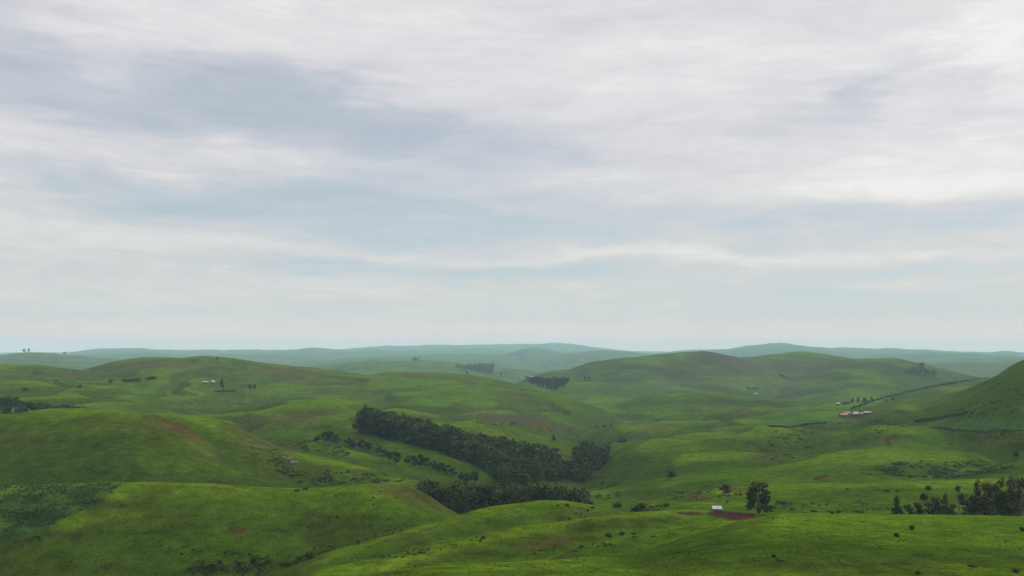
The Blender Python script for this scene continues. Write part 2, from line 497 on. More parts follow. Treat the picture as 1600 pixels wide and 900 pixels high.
def ground_material():
    m, g, b = new_mat("grassland")
    t = m.node_tree
    at = g.node('ShaderNodeAttribute', attribute_name='tint')
    geo = g.node('ShaderNodeNewGeometry')
    pos = geo.outputs['Position']
    n1 = g.noise(pos, 0.9, 5, 0.65)
    n2 = g.noise(pos, 0.16, 6, 0.62)
    n3 = g.noise(pos, 0.03, 6, 0.6)
    v = g.m('MULTIPLY_ADD', g.m('SUBTRACT', n1, 0.5), 2.0, 1.0)
    v = g.m('MULTIPLY', v, g.m('MULTIPLY_ADD', g.m('SUBTRACT', n2, 0.5), 2.0, 1.0))
    v = g.m('MULTIPLY', v, g.m('MULTIPLY_ADD', g.m('SUBTRACT', n3, 0.5), 1.1, 1.0))
    v = g.m('MAXIMUM', v, 0.25)
    sc = g.node('ShaderNodeVectorMath', operation='SCALE')
    t.links.new(at.outputs['Color'], sc.inputs[0])
    g.put(sc.inputs['Scale'], v)
    # dry stalks and dark sedge flecks
    n4 = g.noise(pos, 0.42, 5, 0.7)
    dry = g.m('MULTIPLY', g.m('SUBTRACT', n4, 0.55), 2.4, clamp=True)
    sep = g.node('ShaderNodeSeparateColor')
    t.links.new(at.outputs['Color'], sep.inputs[0])
    c2 = g.mix(g.m('MULTIPLY', dry, 0.40), sc.outputs[0], (.056, .066, .010))
    n5 = g.noise(pos, 0.23, 5, 0.72)
    dark = g.m('MULTIPLY', g.m('SUBTRACT', n5, 0.60), 5.0, clamp=True)
    c3 = g.mix(g.m('MULTIPLY', dark, 0.42), c2, (.018, .029, .006))
    t.links.new(c3, b.inputs['Base Color'])
    b.inputs['Roughness'].default_value = 0.9
    b.inputs['Specular IOR Level'].default_value = 0.0
    bp = g.node('ShaderNodeBump')
    bp.inputs['Strength'].default_value = 0.55
    bp.inputs['Distance'].default_value = 1.0
    hgt = g.m('ADD', g.m('MULTIPLY', n1, 0.35), g.m('MULTIPLY', n2, 0.9))
    t.links.new(hgt, bp.inputs['Height'])
    t.links.new(bp.outputs[0], b.inputs['Normal'])
    return m


def leaf_material(name, a, c, sc=0.9, var=0.45):
    """foliage: tone varies through the crown and from plant to plant"""
    m, g, b = new_mat(name)
    t = m.node_tree
    geo = g.node('ShaderNodeNewGeometry')
    oi = g.node('ShaderNodeObjectInfo')
    n = g.noise(geo.outputs['Position'], sc, 3, 0.6)
    fac = g.m('MULTIPLY', g.m('SUBTRACT', n, 0.3), 2.4, clamp=True)
    col = g.mix(fac, a, c)
    s = g.node('ShaderNodeVectorMath', operation='SCALE')
    t.links.new(col, s.inputs[0])
    k = g.m('MULTIPLY_ADD', g.m('SUBTRACT', oi.outputs['Random'], 0.5), var * 2.0, 1.0)
    k = g.m('MULTIPLY', k, g.m('MULTIPLY_ADD', geo.outputs['Random Per Island'], var, 1.0 - var * .5))
    g.put(s.inputs['Scale'], k)
    t.links.new(s.outputs[0], b.inputs['Base Color'])
    b.inputs['Roughness'].default_value = 0.7
    b.inputs['Specular IOR Level'].default_value = 0.06
    return m


def plain_material(name, a, c, sc=2.0, rough=0.8, metal=0.0, bump=0.0):
    m, g, b = new_mat(name)
    t = m.node_tree
    tcn = g.node('ShaderNodeTexCoord')
    n = g.noise(tcn.outputs['Object'], sc, 6, 0.6)
    t.links.new(g.mix(g.m('MULTIPLY', g.m('SUBTRACT', n, 0.3), 2.4, clamp=True), a, c), b.inputs['Base Color'])
    b.inputs['Roughness'].default_value = rough
    b.inputs['Metallic'].default_value = metal
    b.inputs['Specular IOR Level'].default_value = 0.3
    if bump:
        bp = g.node('ShaderNodeBump')
        bp.inputs['Strength'].default_value = bump
        t.links.new(n, bp.inputs['Height'])
        t.links.new(bp.outputs[0], b.inputs['Normal'])
    return m


M_GROUND = ground_material()

# ------------------------------------------------------------------ ground sheet
C_BASE = np.array([.040, .075, .0050])
C_BRIGHT = np.array([.051, .096, .005])
C_LIME = np.array([.072, .116, .0065])
C_DARK = np.array([.026, .048, .0045])
C_BROWN = np.array([.058, .049, .017])
C_RED = np.array([.064, .042, .016])
C_SOIL = np.array([.046, .0195, .0125])
C_CROP = np.array([.036, .082, .022])
C_PALE = np.array([.076, .102, .028])
C_PURPLE = np.array([.052, .040, .027])
C_SEDGE_SHADE = np.array([.030, .044, .0065])  # sedge tone, also used to paint shade on steep slopes

# ground colour patches, some painting shade on slopes and light on brows: (column, row, half width, half height, tilt, depth range, colour, strength)
PATCH = [
    # dry reddish grass along the left hill's shoulder and other burnt slopes
    (285, 672, 46, 7, .50, 520, 690, C_RED, .85), (245, 660, 30, 6, .45, 520, 690, C_RED, .5), (320, 706, 30, 5, .6, 500, 640, C_PALE, .5),
    (200, 665, 60, 10, .1, 450, 700, C_BROWN, .35), (410, 690, 60, 16, .25, 550, 720, C_BROWN, .6), (440, 735, 60, 18, .1, 500, 720, C_SEDGE_SHADE, .75),
    (520, 740, 90, 10, .05, 500, 720, C_SEDGE_SHADE, .6), (480, 690, 60, 8, .2, 640, 780, C_SEDGE_SHADE, .55), (500, 717, 80, 5, .2, 560, 720, C_LIME, .8),
    (430, 660, 60, 10, -.1, 700, 1150, C_BROWN, .5), (480, 648, 70, 9, .0, 700, 1150, C_BROWN, .4), (640, 640, 110, 4, .18, 900, 1150, C_LIME, .7),
    (785, 654, 75, 11, .1, 1030, 1420, C_PURPLE, .9), (855, 668, 32, 6, .2, 1000, 1400, C_RED, .6), (730, 657, 40, 9, 0, 1000, 1400, C_SEDGE_SHADE, .6),
    (680, 718, 80, 10, .35, 640, 1000, C_BRIGHT, .7), (780, 742, 60, 8, .3, 620, 900, C_PALE, .6), (620, 690, 60, 6, .15, 700, 1000, C_BRIGHT, .6),
    # middle hill
    (215, 568, 60, 4, -.1, 1500, 2200, C_BROWN, .7), (310, 580, 50, 5, -.15, 1300, 2200, C_SEDGE_SHADE, .7), (450, 582, 60, 7, .1, 1300, 2200, C_BROWN, .6),
    (100, 585, 60, 6, .05, 1200, 2200, C_BROWN, .5), (20, 592, 40, 5, 0, 1200, 2200, C_BROWN, .5), (690, 590, 80, 5, .05, 1300, 2200, C_BROWN, .5),
    (640, 600, 60, 6, .1, 1300, 2200, C_BRIGHT, .6), (720, 612, 60, 8, .1, 1200, 2200, C_BRIGHT, .4), (820, 622, 50, 8, .15, 1200, 2200, C_BROWN, .4),
    (520, 612, 60, 6, .1, 1200, 2200, C_SEDGE_SHADE, .5), (400, 590, 40, 4, .05, 1200, 2200, C_BRIGHT, .5), (420, 606, 50, 5, .1, 1200, 2200, C_BRIGHT, .5),
    (60, 575, 40, 4, 0, 1500, 2200, C_BROWN, .5),
    # brown hills at the right of the middle
    (1128, 559, 50, 11, .1, 2400, 3600, C_PURPLE, 1.), (1090, 565, 40, 7, -.2, 2400, 3600, C_SEDGE_SHADE, .6), (1090, 584, 70, 5, 0, 2300, 3400, C_SEDGE_SHADE, .7),
    (1175, 572, 25, 5, .3, 2400, 3600, C_PURPLE, .8), (950, 565, 45, 5, -.3, 2400, 3400, C_SEDGE_SHADE, .6), (1000, 590, 50, 8, -.2, 2200, 3400, C_SEDGE_SHADE, .5),
    (975, 578, 40, 4, -.3, 2400, 3400, C_SEDGE_SHADE, .5), (1330, 570, 60, 7, 0, 2200, 3600, C_BROWN, .7), (1260, 575, 70, 12, 0, 2200, 3600, C_BROWN, .5),
    (1380, 575, 60, 7, .1, 2200, 3600, C_SEDGE_SHADE, .6), (1430, 583, 40, 8, .2, 2200, 3600, C_SEDGE_SHADE, .7), (1500, 572, 80, 4, 0, 3600, 5200, C_BROWN, .6),
    (1200, 600, 130, 8, 0, 1800, 3000, C_PALE, .5), (1080, 600, 60, 5, 0, 1800, 3000, C_PALE, .4), (1240, 612, 60, 3, 0, 1600, 2600, C_BROWN, .5),
    (1100, 625, 120, 5, 0, 1300, 1800, C_SEDGE_SHADE, .4), (1000, 632, 50, 4, -.1, 1300, 1800, C_SEDGE_SHADE, .5), (1160, 645, 80, 3, 0, 1150, 1500, C_BROWN, .6),
    (1010, 672, 40, 6, -.15, 900, 1300, C_BROWN, .5), (1110, 663, 70, 4, 0, 900, 1300, C_SEDGE_SHADE, .5), (1150, 695, 60, 7, 0, 700, 1000, C_SEDGE_SHADE, .5),
    (1000, 735, 60, 12, -.1, 640, 960, C_DARK, .6), (1060, 705, 60, 12, -.1, 700, 1000, C_BRIGHT, .5), (1190, 715, 30, 8, 0, 640, 900, C_BROWN, .6),
    (1110, 745, 80, 6, -.05, 540, 700, C_BRIGHT, .5), (1560, 610, 40, 16, -.3, 700, 1200, C_DARK, .5), (1540, 630, 70, 16, -.2, 600, 1200, C_DARK, .35), (1115, 574, 120, 16, 0, 2200, 3500, C_BROWN, .55),
    (1440, 632, 60, 7, -.1, 900, 1300, C_PALE, .3), (1250, 690, 60, 18, -.2, 640, 1000, C_SEDGE_SHADE, .55), (1570, 695, 60, 8, 0, 600, 900, C_BROWN, .4),
    (1430, 735, 90, 9, 0, 500, 760, C_SEDGE_SHADE, .75), (1540, 738, 40, 5, -.1, 500, 700, C_SEDGE_SHADE, .6), (1440, 700, 70, 12, 0, 600, 900, C_BRIGHT, .5),
    # fields of crops on the right-hand slope
    (1262, 655, 66, 10, -.05, 880, 1300, C_CROP, .65), (1330, 640, 50, 5, -.1, 900, 1450, C_CROP, .4), (1540, 664, 82, 9, 0, 640, 1100, C_CROP, .65),
    (930, 822, 95, 13, -.13, 290, 372, C_SEDGE_SHADE, .95), (1010, 815, 60, 9, -.1, 310, 385, C_SEDGE_SHADE, .9), (860, 848, 50, 9, -.15, 285, 350, C_BROWN, .7), (760, 858, 110, 10, -.22, 262, 335, C_SEDGE_SHADE, .6), (650, 850, 60, 8, -.3, 280, 350, C_SEDGE_SHADE, .5), (1130, 822, 90, 5, -.3, 300, 345, C_LIME, .6), (900, 873, 160, 5, -.1, 235, 275, C_LIME, .6), (800, 800, 90, 8, -.1, 370, 420, C_BRIGHT, .6), (690, 822, 70, 7, -.25, 335, 375, C_SEDGE_SHADE, .5), (660, 785, 40, 11, .35, 370, 425, C_SEDGE_SHADE, .6),  # spur and fold faces darkened, brows limed: relief shading put in the colour
    (960, 735, 40, 20, -.3, 640, 960, C_SEDGE_SHADE, .6), (1020, 715, 50, 14, -.2, 660, 960, C_SEDGE_SHADE, .45), (1140, 690, 70, 6, -.1, 700, 1000, C_SEDGE_SHADE, .5), (1180, 742, 120, 5, -.05, 540, 660, C_BASE, .6), (1050, 768, 70, 6, -.2, 500, 640, C_SEDGE_SHADE, .6), (1150, 628, 130, 4, 0, 1480, 1760, C_SEDGE_SHADE, .6), (1120, 650, 90, 3, 0, 1230, 1440, C_SEDGE_SHADE, .5),
    (1650, 668, 80, 10, 0, 600, 1100, C_CROP, .9),
    # red earth
    (1410, 644, 13, 2.6, .15, 800, 1300, C_SOIL, 1.), (1374, 658.5, 15, 3.0, .08, 800, 1300, C_SOIL, 1.), (1392, 685, 11, 3.0, -.3, 640, 1000, C_SOIL, .95),
    (1389, 693, 5, 4.0, .2, 640, 1000, C_SOIL, .8), (1519, 686.5, 10, 1.8, 0, 600, 1000, C_SOIL, .95), (1280, 747, 16, 3.2, -.25, 500, 720, C_SOIL, 1.),
    (1313, 738, 9, 2.5, .2, 500, 720, C_SOIL, .5), (1337, 653, 26, 2.2, 0, 900, 1300, C_SOIL, .8), (1075, 802, 22, 3.4, .05, 340, 400, C_SOIL, 1.),
    (1588, 679, 16, 1.6, 0, 600, 1000, C_SOIL, .5),
    (372, 827, 12, 4.6, 0, 300, 420, C_SOIL, 1.), (1140, 804, 36, 5.0, .06, 335, 410, C_SOIL, 1.), (1156, 808, 28, 6.0, -.02, 325, 410, C_SOIL, 1.),
    (1090, 775, 32, 5, -.1, 440, 530, C_RED, .8), (1150, 766, 30, 4, 0, 440, 540, C_BROWN, .7), (1050, 799, 60, 1.6, 0, 360, 400, C_PALE, .6),
    # near slopes
    (150, 785, 45, 7, 0, 300, 430, C_RED, .5), (150, 808, 70, 10, -.12, 300, 430, C_LIME, .8), (185, 775, 22, 14, -.1, 300, 430, C_LIME, .9),
    (105, 822, 34, 7, -.1, 280, 430, C_LIME, .7), (260, 758, 80, 4, 0, 380, 440, C_LIME, .75), (560, 790, 110, 14, .1, 340, 440, C_BRIGHT, .7),
    (640, 775, 50, 10, .3, 380, 440, C_BROWN, .55), (350, 800, 130, 16, .1, 300, 430, C_BASE, .5), (240, 850, 120, 14, .05, 240, 380, C_DARK, .5),
    (100, 870, 120, 10, 0, 220, 350, C_DARK, .4), (640, 838, 60, 8, -.2, 320, 400, C_BROWN, .35), (620, 865, 70, 7, -.25, 280, 340, C_DARK, .5),
    (860, 848, 50, 7, -.1, 290, 350, C_RED, .5), (760, 868, 80, 9, -.1, 250, 340, C_DARK, .6), (990, 812, 70, 6, 0, 330, 390, C_DARK, .75),
    (1100, 825, 90, 6, -.3, 310, 350, C_BRIGHT, .5), (700, 890, 110, 8, 0, 180, 260, C_LIME, .7), (900, 880, 120, 8, -.05, 200, 280, C_LIME, .5),
    (1350, 812, 240, 8, 0, 260, 345, C_LIME, .45), (1330, 868, 340, 26, 0, 150, 300, C_DARK, .8), (1340, 888, 320, 16, 0, 150, 260, C_SEDGE_SHADE, .6), (300, 860, 260, 24, 0, 250, 400, C_BASE, .5), (1250, 868, 60, 6, 0, 180, 300, C_SEDGE_SHADE, .5),
    (1500, 875, 120, 12, 0, 180, 300, C_SEDGE_SHADE, .55), (1400, 765, 160, 5, 0, 440, 530, C_DARK, .5), (1480, 755, 120, 4, 0, 480, 540, C_LIME, .6),
    (1110, 788, 60, 4, 0, 400, 500, C_LIME, .5), (1000, 770, 40, 5, 0, 480, 640, C_DARK, .4), (60, 650, 120, 8, 0, 500, 640, C_BRIGHT, .4),
    (300, 730, 90, 12, .1, 450, 600, C_BRIGHT, .4), (100, 735, 120, 12, 0, 440, 600, C_DARK, .4), (870, 790, 60, 5, 0, 380, 430, C_BRIGHT, .5),
]
CROP_POLY = [(-60, 757), (195, 756), (176, 768), (160, 786), (120, 800), (97, 810), (75, 826), (0, 843), (-60, 850)]


def in_poly(px, py, poly):
    ins = np.zeros(np.shape(px), bool)
    n = len(poly)
    for i in range(n):
        x1, y1 = poly[i]
        x2, y2 = poly[(i + 1) % n]
        c = ((y1 > py) != (y2 > py)) & (px < (x2 - x1) * (py - y1) / (y2 - y1 + 1e-9) + x1)
        ins ^= c
    return ins


def ground_sheet():
    tmid = np.tan(0.60)
    a_mid = np.arctan(np.linspace(-tmid, tmid, 820))
    a_l = np.linspace(-math.pi, -0.60, 90)[:-1]
    a_r = np.linspace(0.60, math.pi, 90)[1:]
    az = np.concatenate([a_l, a_mid, a_r])[1:]         # the first bearing equals the last one
    rr = np.concatenate([np.geomspace(2, 95, 26)[:-1], np.geomspace(95, 1300, 440)[:-1], np.geomspace(1300, 6500, 260)[:-1],
                         np.geomspace(6500, 21000, 150)])
    nA, nR = len(az), len(rr)
    A, R = np.meshgrid(az, rr)
    X, Y = R * np.sin(A), R * np.cos(A)
    Z = height(X, Y)
    u, d = coords(X, Y)
    py = HOR - F * Z / d
    # slope from the grid
    dzr = np.gradient(Z, rr, axis=0)
    dza = np.gradient(Z, axis=1) / (np.gradient(A, axis=1) * R)
    slope = np.hypot(dzr, dza)
    w = sstep(.10, .42, slope)
    n1 = pnoise(X / 260., Y / 260., 11)
    n2 = pnoise(X / 75., Y / 75., 12)
    n3 = pnoise(X / 21., Y / 21., 13)
    n4 = pnoise(X / 900., Y / 900., 14)
    col = np.empty(X.shape + (3,))
    col[:] = C_BASE

    def blend(c, a):
        a = np.clip(a, 0, 1)[..., None]
        col[:] = col * (1 - a) + c * a
    blend(C_BRIGHT, sstep(-.1, .5, n1 + .5 * n2) * .75)
    blend(C_DARK, sstep(.0, .6, -n1 + .7 * n2 + .3 * n3) * .6)
    blend(C_BROWN, sstep(.05, .6, n4 + .5 * n2 + .25 * n3 + .5 * w - .15) * (.34 + .45 * sstep(900, 2600, d)))
    blend(C_DARK, w * sstep(-.3, .4, n2 + n3 * .4) * .22)  # steeper ground darkened in colour to strengthen the relief shading
    n5 = pnoise(X / 120., Y / 210., 19) + .6 * pnoise(X / 40., Y / 60., 20)
    blend(C_SEDGE_SHADE, sstep(.1, .8, n5) * .6 * sstep(480, 900, d))
    blend(C_BRIGHT, sstep(.15, .8, -n5) * .5)
    # woods and burnt patches far off
    n6 = pnoise(X / 420., Y / 1100., 24) + .5 * pnoise(X / 160., Y / 420., 25)
    blend(C_DARK, sstep(.28, .5, n6) * .75 * sstep(3500, 5500, d))
    blend(C_BROWN, sstep(.25, .7, -n6) * .5 * sstep(2500, 4500, d))
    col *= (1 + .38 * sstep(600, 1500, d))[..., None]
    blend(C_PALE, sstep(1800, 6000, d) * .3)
    # dry grass and sedge tones, painted as relief shading: light brows, dark steep banks
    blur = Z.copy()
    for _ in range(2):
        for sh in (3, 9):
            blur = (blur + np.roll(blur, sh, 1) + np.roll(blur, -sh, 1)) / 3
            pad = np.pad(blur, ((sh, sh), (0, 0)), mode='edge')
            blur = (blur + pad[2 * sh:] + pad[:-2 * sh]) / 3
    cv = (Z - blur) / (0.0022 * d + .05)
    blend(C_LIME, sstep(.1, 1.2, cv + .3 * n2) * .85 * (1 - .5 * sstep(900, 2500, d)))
    blend(C_SEDGE_SHADE, sstep(.08, .25, slope + .045 * n2 + .035 * n3) * .66)
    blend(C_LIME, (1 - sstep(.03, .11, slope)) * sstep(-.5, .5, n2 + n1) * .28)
    gul = (1 - sstep(.02, .16, np.abs(pnoise(X / 150.0 + 0.3 * pnoise(X / 90., Y / 90., 8), Y / 260.0, 7)))) * sstep(420, 700, d) * (1 - sstep(1400, 2200, d))
    blend(C_SEDGE_SHADE, gul * (.35 + .5 * n2))
    gul2 = (1 - sstep(.0, .22, np.abs(pnoise(X / 330.0 + 0.35 * pnoise(X / 400., Y / 400., 9), Y / 520.0, 5)))) * sstep(1200, 2400, d)
    blend(C_BROWN, gul2 * .25)
    for cx, cy, rx, ry, tl, d0, d1, c, st in PATCH:
        sel = (d > d0) & (d < d1) & (np.abs(u - cx) < rx * 1.8 + 2) & (np.abs(py - cy) < ry * 1.8 + abs(tl) * rx * 1.8 + 2)
        if not sel.any():
            continue
        du, dv = u[sel] - cx, py[sel] - cy
        dv = dv - tl * du
        q = np.hypot(du / rx, dv / ry)
        soil = c is C_SOIL
        q = q + (.35 if soil else .55) * n2[sel] + (.42 if soil else .30) * n3[sel]
        a = (1 - sstep(.78, 1.05, q)) if soil else (1 - sstep(.55, 1.35, q))
        tmp = col[sel]
        a = np.clip(a * st, 0, 1)[:, None]
        col[sel] = tmp * (1 - a) + c * a
    m = (d > 290) & (d < 432) & in_poly(u + 3 * n3, py + 1.5 * n3, CROP_POLY)
    col[m] = col[m] * .55 + C_CROP * .45
    verts = np.stack([X.ravel(), Y.ravel(), Z.ravel()], 1)
    i = np.arange(nR - 1)[:, None] * nA
    j = np.arange(nA)[None, :]
    j2 = (j + 1) % nA
    faces = np.stack([(i + j).ravel(), (i + j2).ravel(), (i + nA + j2).ravel(), (i + nA + j).ravel()], 1)
    # close the middle under the camera
    vc = len(verts)
    verts = np.vstack([verts, [[0, 0, -1.75]]])
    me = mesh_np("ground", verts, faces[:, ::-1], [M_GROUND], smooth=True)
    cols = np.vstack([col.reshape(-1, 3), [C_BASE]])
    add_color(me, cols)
    o = link(bpy.data.objects.new("ground", me))
    tag(o, kind='structure')
    return o


ground_sheet()


# ------------------------------------------------------------------ where a photo pixel meets the ground
COLS = np.arange(-120.0, 1724.0, 4.0)
DD = np.geomspace(140, 15000, 1600)
_cx = (COLS[:, None] - 800) / F * DD[None, :]
RUN = np.maximum.accumulate(height(_cx, np.broadcast_to(DD, _cx.shape)) / DD[None, :], axis=1)


def hit(px, py):
    """first ground point along the line of sight -> (x, y, z), or None for sky"""
    c = int(np.clip(round((px - COLS[0]) / 4.0), 0, len(COLS) - 1))
    t = -(py - HOR) / F
    i = int(np.searchsorted(RUN[c], t))
    if i >= len(DD):
        return None
    d = DD[i]
    x = (px - 800) / F * d
    return float(x), float(d), float(height(np.array([x]), np.array([d]))[0])


def hits(px, py):
    c = np.clip(np.round((px - COLS[0]) / 4.0).astype(int), 0, len(COLS) - 1)
    t = -(py - HOR) / F
    i = np.array([np.searchsorted(RUN[a], b) for a, b in zip(c, t)])
    ok = i < len(DD)
    d = DD[np.minimum(i, len(DD) - 1)]
    return (px - 800) / F * d, d, ok


# ------------------------------------------------------------------ plants
def leaf_quads(pts, nrm, size, rng, flat=0.7):
    """one small leaf-spray quad at each point, facing roughly along nrm"""
    n = len(pts)
    nn = nrm + rng.normal(0, flat, (n, 3))
    nn /= np.linalg.norm(nn, axis=1, keepdims=True) + 1e-9
    ref = rng.normal(0, 1, (n, 3))
    a = np.cross(nn, ref)
    a /= np.linalg.norm(a, axis=1, keepdims=True) + 1e-9
    b = np.cross(nn, a)
    sz = size * rng.uniform(.55, 1.25, (n, 1))
    a *= sz
    b *= sz * rng.uniform(.5, .9, (n, 1))
    v = np.stack([pts - a * .5, pts + b * .5 - a * .1, pts + a * .5, pts - b * .5 + a * .1], 1).reshape(-1, 3)
    f = np.arange(n * 4).reshape(-1, 4)
    return v, f


def crown_points(blobs, n, rng, shell=0.55):
    vol = np.array([b[3] * b[4] * b[5] for b in blobs]) ** .67
    pick = rng.choice(len(blobs), n, p=vol / vol.sum())
    B = np.array(blobs)[pick]
    dirs = rng.normal(0, 1, (n, 3))
    dirs /= np.linalg.norm(dirs, axis=1, keepdims=True)
    rad = shell + (1 - shell) * rng.random((n, 1)) ** .8
    rad *= 1 + .14 * rng.normal(0, 1, (n, 1))
    p = B[:, :3] + dirs * rad * B[:, 3:6]
    return p, dirs + np.array([0, 0, .25])


def tube_path(path, radii, k=6):
    V, Fc = [], []
    path = [Vector(p) for p in path]
    for i, (p, r) in enumerate(zip(path, radii)):
        t = (path[min(i + 1, len(path) - 1)] - path[max(i - 1, 0)]).normalized()
        s = t.orthogonal().normalized()
        q = t.cross(s)
        for j in range(k):
            a = 2 * math.pi * j / k
            V.append(p + (s * math.cos(a) + q * math.sin(a)) * r)
    for i in range(len(path) - 1):
        for j in range(k):
            Fc.append((i * k + j, i * k + (j + 1) % k, (i + 1) * k + (j + 1) % k, (i + 1) * k + j))
    return np.array([tuple(v) for v in V]), np.array(Fc)


def join(parts):
    V, Fc, off = [], [], 0
    for v, f in parts:
        V.append(v)
        Fc.append(f + off)
        off += len(v)
    return np.vstack(V), np.vstack(Fc)


def make_tree(kind, seed, n, leaf):
    """returns trunk and crown arrays of a tree of height 10 and crown width about 6"""
    rng = np.random.default_rng(seed)
    blobs = []
    if kind == 'dense':          # plantation tree grown in a close stand: full crown almost to the ground
        for k in range(11):
            z = 1.6 + 7.6 * k / 10
            w = 2.3 * (1 - abs((z - 5.0) / 6.6) ** 3.0) * rng.uniform(.75, 1.1)
            a = rng.uniform(0, 6.28)
            blobs.append((math.cos(a) * .9, math.sin(a) * .9, z, w, w, 1.15))
        bottom = 2.0
    elif kind == 'tall':         # gum or pine: clear stem, narrow crown
        for k in range(9):
            z = 3.2 + 6.2 * k / 8
            w = 1.9 * (1 - abs((z - 5.6) / 6.0) ** 1.7) * rng.uniform(.75, 1.1)
            a = rng.uniform(0, 6.28)
            blobs.append((math.cos(a) * .75, math.sin(a) * .75, z, w, w, 1.05))
        bottom = 3.0
    elif kind == 'round':
        for k in range(12):
            z = rng.uniform(2.6, 8.4)
            R = 2.3 * math.sqrt(max(.05, 1 - ((z - 5.2) / 4.6) ** 2))
            a = rng.uniform(0, 6.28)
            w = rng.uniform(1.0, 1.7)
            blobs.append((math.cos(a) * R * .75, math.sin(a) * R * .75, z, w, w, w * .8))
        blobs.append((0, 0, 8.6, 1.3, 1.3, 1.1))
        bottom = 2.0
    elif kind == 'conic':
        for k in range(13):
            z = .9 + 8.4 * k / 12
            R = 2.5 * (1 - (z / 10.4) ** 1.5)
            a = k * 2.4 + rng.uniform(-.4, .4)
            w = max(.7, R * .72)
            blobs.append((math.cos(a) * R * .55, math.sin(a) * R * .55, z, w, w, .95))
        bottom = 1.0
    elif kind == 'thin':         # open crown of separate tufts on a leaning stem
        for k in range(8):
            z = rng.uniform(5.0, 9.3)
            a = rng.uniform(0, 6.28)
            R = rng.uniform(.3, 2.0)
            w = rng.uniform(.7, 1.2)
            blobs.append((math.cos(a) * R, math.sin(a) * R, z, w, w, w * .7))
        bottom = 5.0
    else:                        # 'droop': tall dome with hanging boughs and gaps low down
        for k in range(16):
            z = rng.uniform(3.6, 9.0)
            R = 2.3 * math.sqrt(max(.04, 1 - ((z - 5.6) / 4.4) ** 2))
            a = rng.uniform(0, 6.28)
            w = rng.uniform(.85, 1.35)
            blobs.append((math.cos(a) * R * .8, math.sin(a) * R * .8, z, w, w, w * .85))
        for a in (0.1, 0.7, 2.4, 3.1, 3.8, 5.2):
            blobs.append((math.cos(a) * 2.35, math.sin(a) * 2.35, rng.uniform(1.7, 2.9), .75, .75, 1.25))
        bottom = 2.6
    p, d = crown_points(blobs, n, rng)
    p[:, 2] = np.maximum(p[:, 2], .25)
    crown = leaf_quads(p, d, leaf, rng)
    lean = rng.uniform(-.25, .25, 2)
    top = 8.6
    path = [(lean[0] * z / 3, lean[1] * z / 3, z) for z in (-.35, .2, 1.5, 3.5, 6.0, top)]
    tr = [tube_path(path, [.34, .27, .22, .18, .12, .03])]
    for b in blobs[:9]:
        z0 = max(bottom * .8, b[2] - 1.6)
        c0 = (lean[0] * z0 / 3, lean[1] * z0 / 3, z0)
        mid = tuple((c0[i] + b[i]) / 2 + (0, 0, .15)[i] for i in range(3))
        tr.append(tube_path([c0, mid, b[:3]], [.1, .07, .02], 5))
    return join(tr), crown


def make_bush(seed, n, leaf):
    """low dome about 2 wide and 1.2 tall"""
    rng = np.random.default_rng(seed)
    blobs = []
    for k in range(6):
        a = rng.uniform(0, 6.28)
        R = rng.uniform(0, .6)
        w = rng.uniform(.35, .58)
        blobs.append((math.cos(a) * R, math.sin(a) * R, rng.uniform(.25, .75), w, w, w * .75))
    p, d = crown_points(blobs, n, rng, .4)
    p[:, 2] = np.maximum(p[:, 2], .02)
    return leaf_quads(p, d, leaf, rng)


M_BARK = plain_material("bark", (.09, .075, .06), (.16, .135, .11), 3.0, .9)
M_LEAF = leaf_material("leaves", (.016, .023, .005), (.038, .050, .010), .5)
M_PLANT = leaf_material("plantation_leaves", (.017, .026, .006), (.050, .066, .012), .16)
M_RUST = leaf_material("reddish_leaves", (.024, .024, .010), (.066, .036, .014), .5)
M_BUSH = leaf_material("bush_leaves", (.018, .032, .008), (.038, .062, .012), .8)
M_SCRUB = leaf_material("scrub_leaves", (.020, .034, .008), (.046, .068, .013), .15)
M_TUFT = leaf_material("grass_tufts", (.036, .060, .005), (.060, .090, .007), .05, .25)
M_CROP = leaf_material("crop_leaves", (.044, .102, .022), (.080, .158, .038), .1, .5)

LIB = {}


def lib(kind, i, n, leaf, mat):
    key = (kind, i, n, mat.name)
    if key not in LIB:
        (tv, tf), (cv, cf) = make_tree(kind, 100 + i * 7 + len(kind), n, leaf)
        t = mesh_np("trunk", tv, tf, [M_BARK], smooth=True)
        c = mesh_np("crown", cv, cf, [mat])
        v, f = join([(tv, tf), (cv, cf)])
        w = mesh_np("tree", v, f, [M_BARK, mat], mat_idx=np.r_[np.zeros(len(tf), int), np.ones(len(cf), int)])
        LIB[key] = (t, c, w)
    return LIB[key]


def tree(name, kind, i, pos, h, w, label, group=None, parts=True, n=900, leaf=.62, mat=None, cat="tree"):
    t, c, whole = lib(kind, i, n, leaf, mat or M_LEAF)
    sz, sw = h / 10.0, w / 6.0
    if parts:
        r = bpy.data.objects.new(name, None)
        r.empty_display_size = .5
        link(r)
        link(bpy.data.objects.new("trunk", t), r)
        link(bpy.data.objects.new("crown", c), r)
    else:
        r = link(bpy.data.objects.new(name, whole))
    r.location = (pos[0], pos[1], pos[2] - .1)
    r.scale = (sw, sw, sz)
    r.rotation_euler = (0, 0, random.uniform(0, 6.28))
    return tag(r, label, cat, group)


BUSH = {}


def bush(pos, w, h, label, group=None, i=None, mat=None, name="bush", cat="bush"):
    i = random.randrange(6) if i is None else i
    key = (i, (mat or M_BUSH).name)
    if key not in BUSH:
        v, f = make_bush(300 + i, 420, .23)
        BUSH[key] = mesh_np("bush", v, f, [mat or M_BUSH])
    o = link(bpy.data.objects.new(name, BUSH[key]))
    o.location = (pos[0], pos[1], pos[2] - .05 * h)
    o.scale = (w / 2.0, w / 2.0, h / 1.2)
    o.rotation_euler = (0, 0, random.uniform(0, 6.28))
    return tag(o, label, cat, group)


def px_size(pos, n):
    return n * pos[1] / F


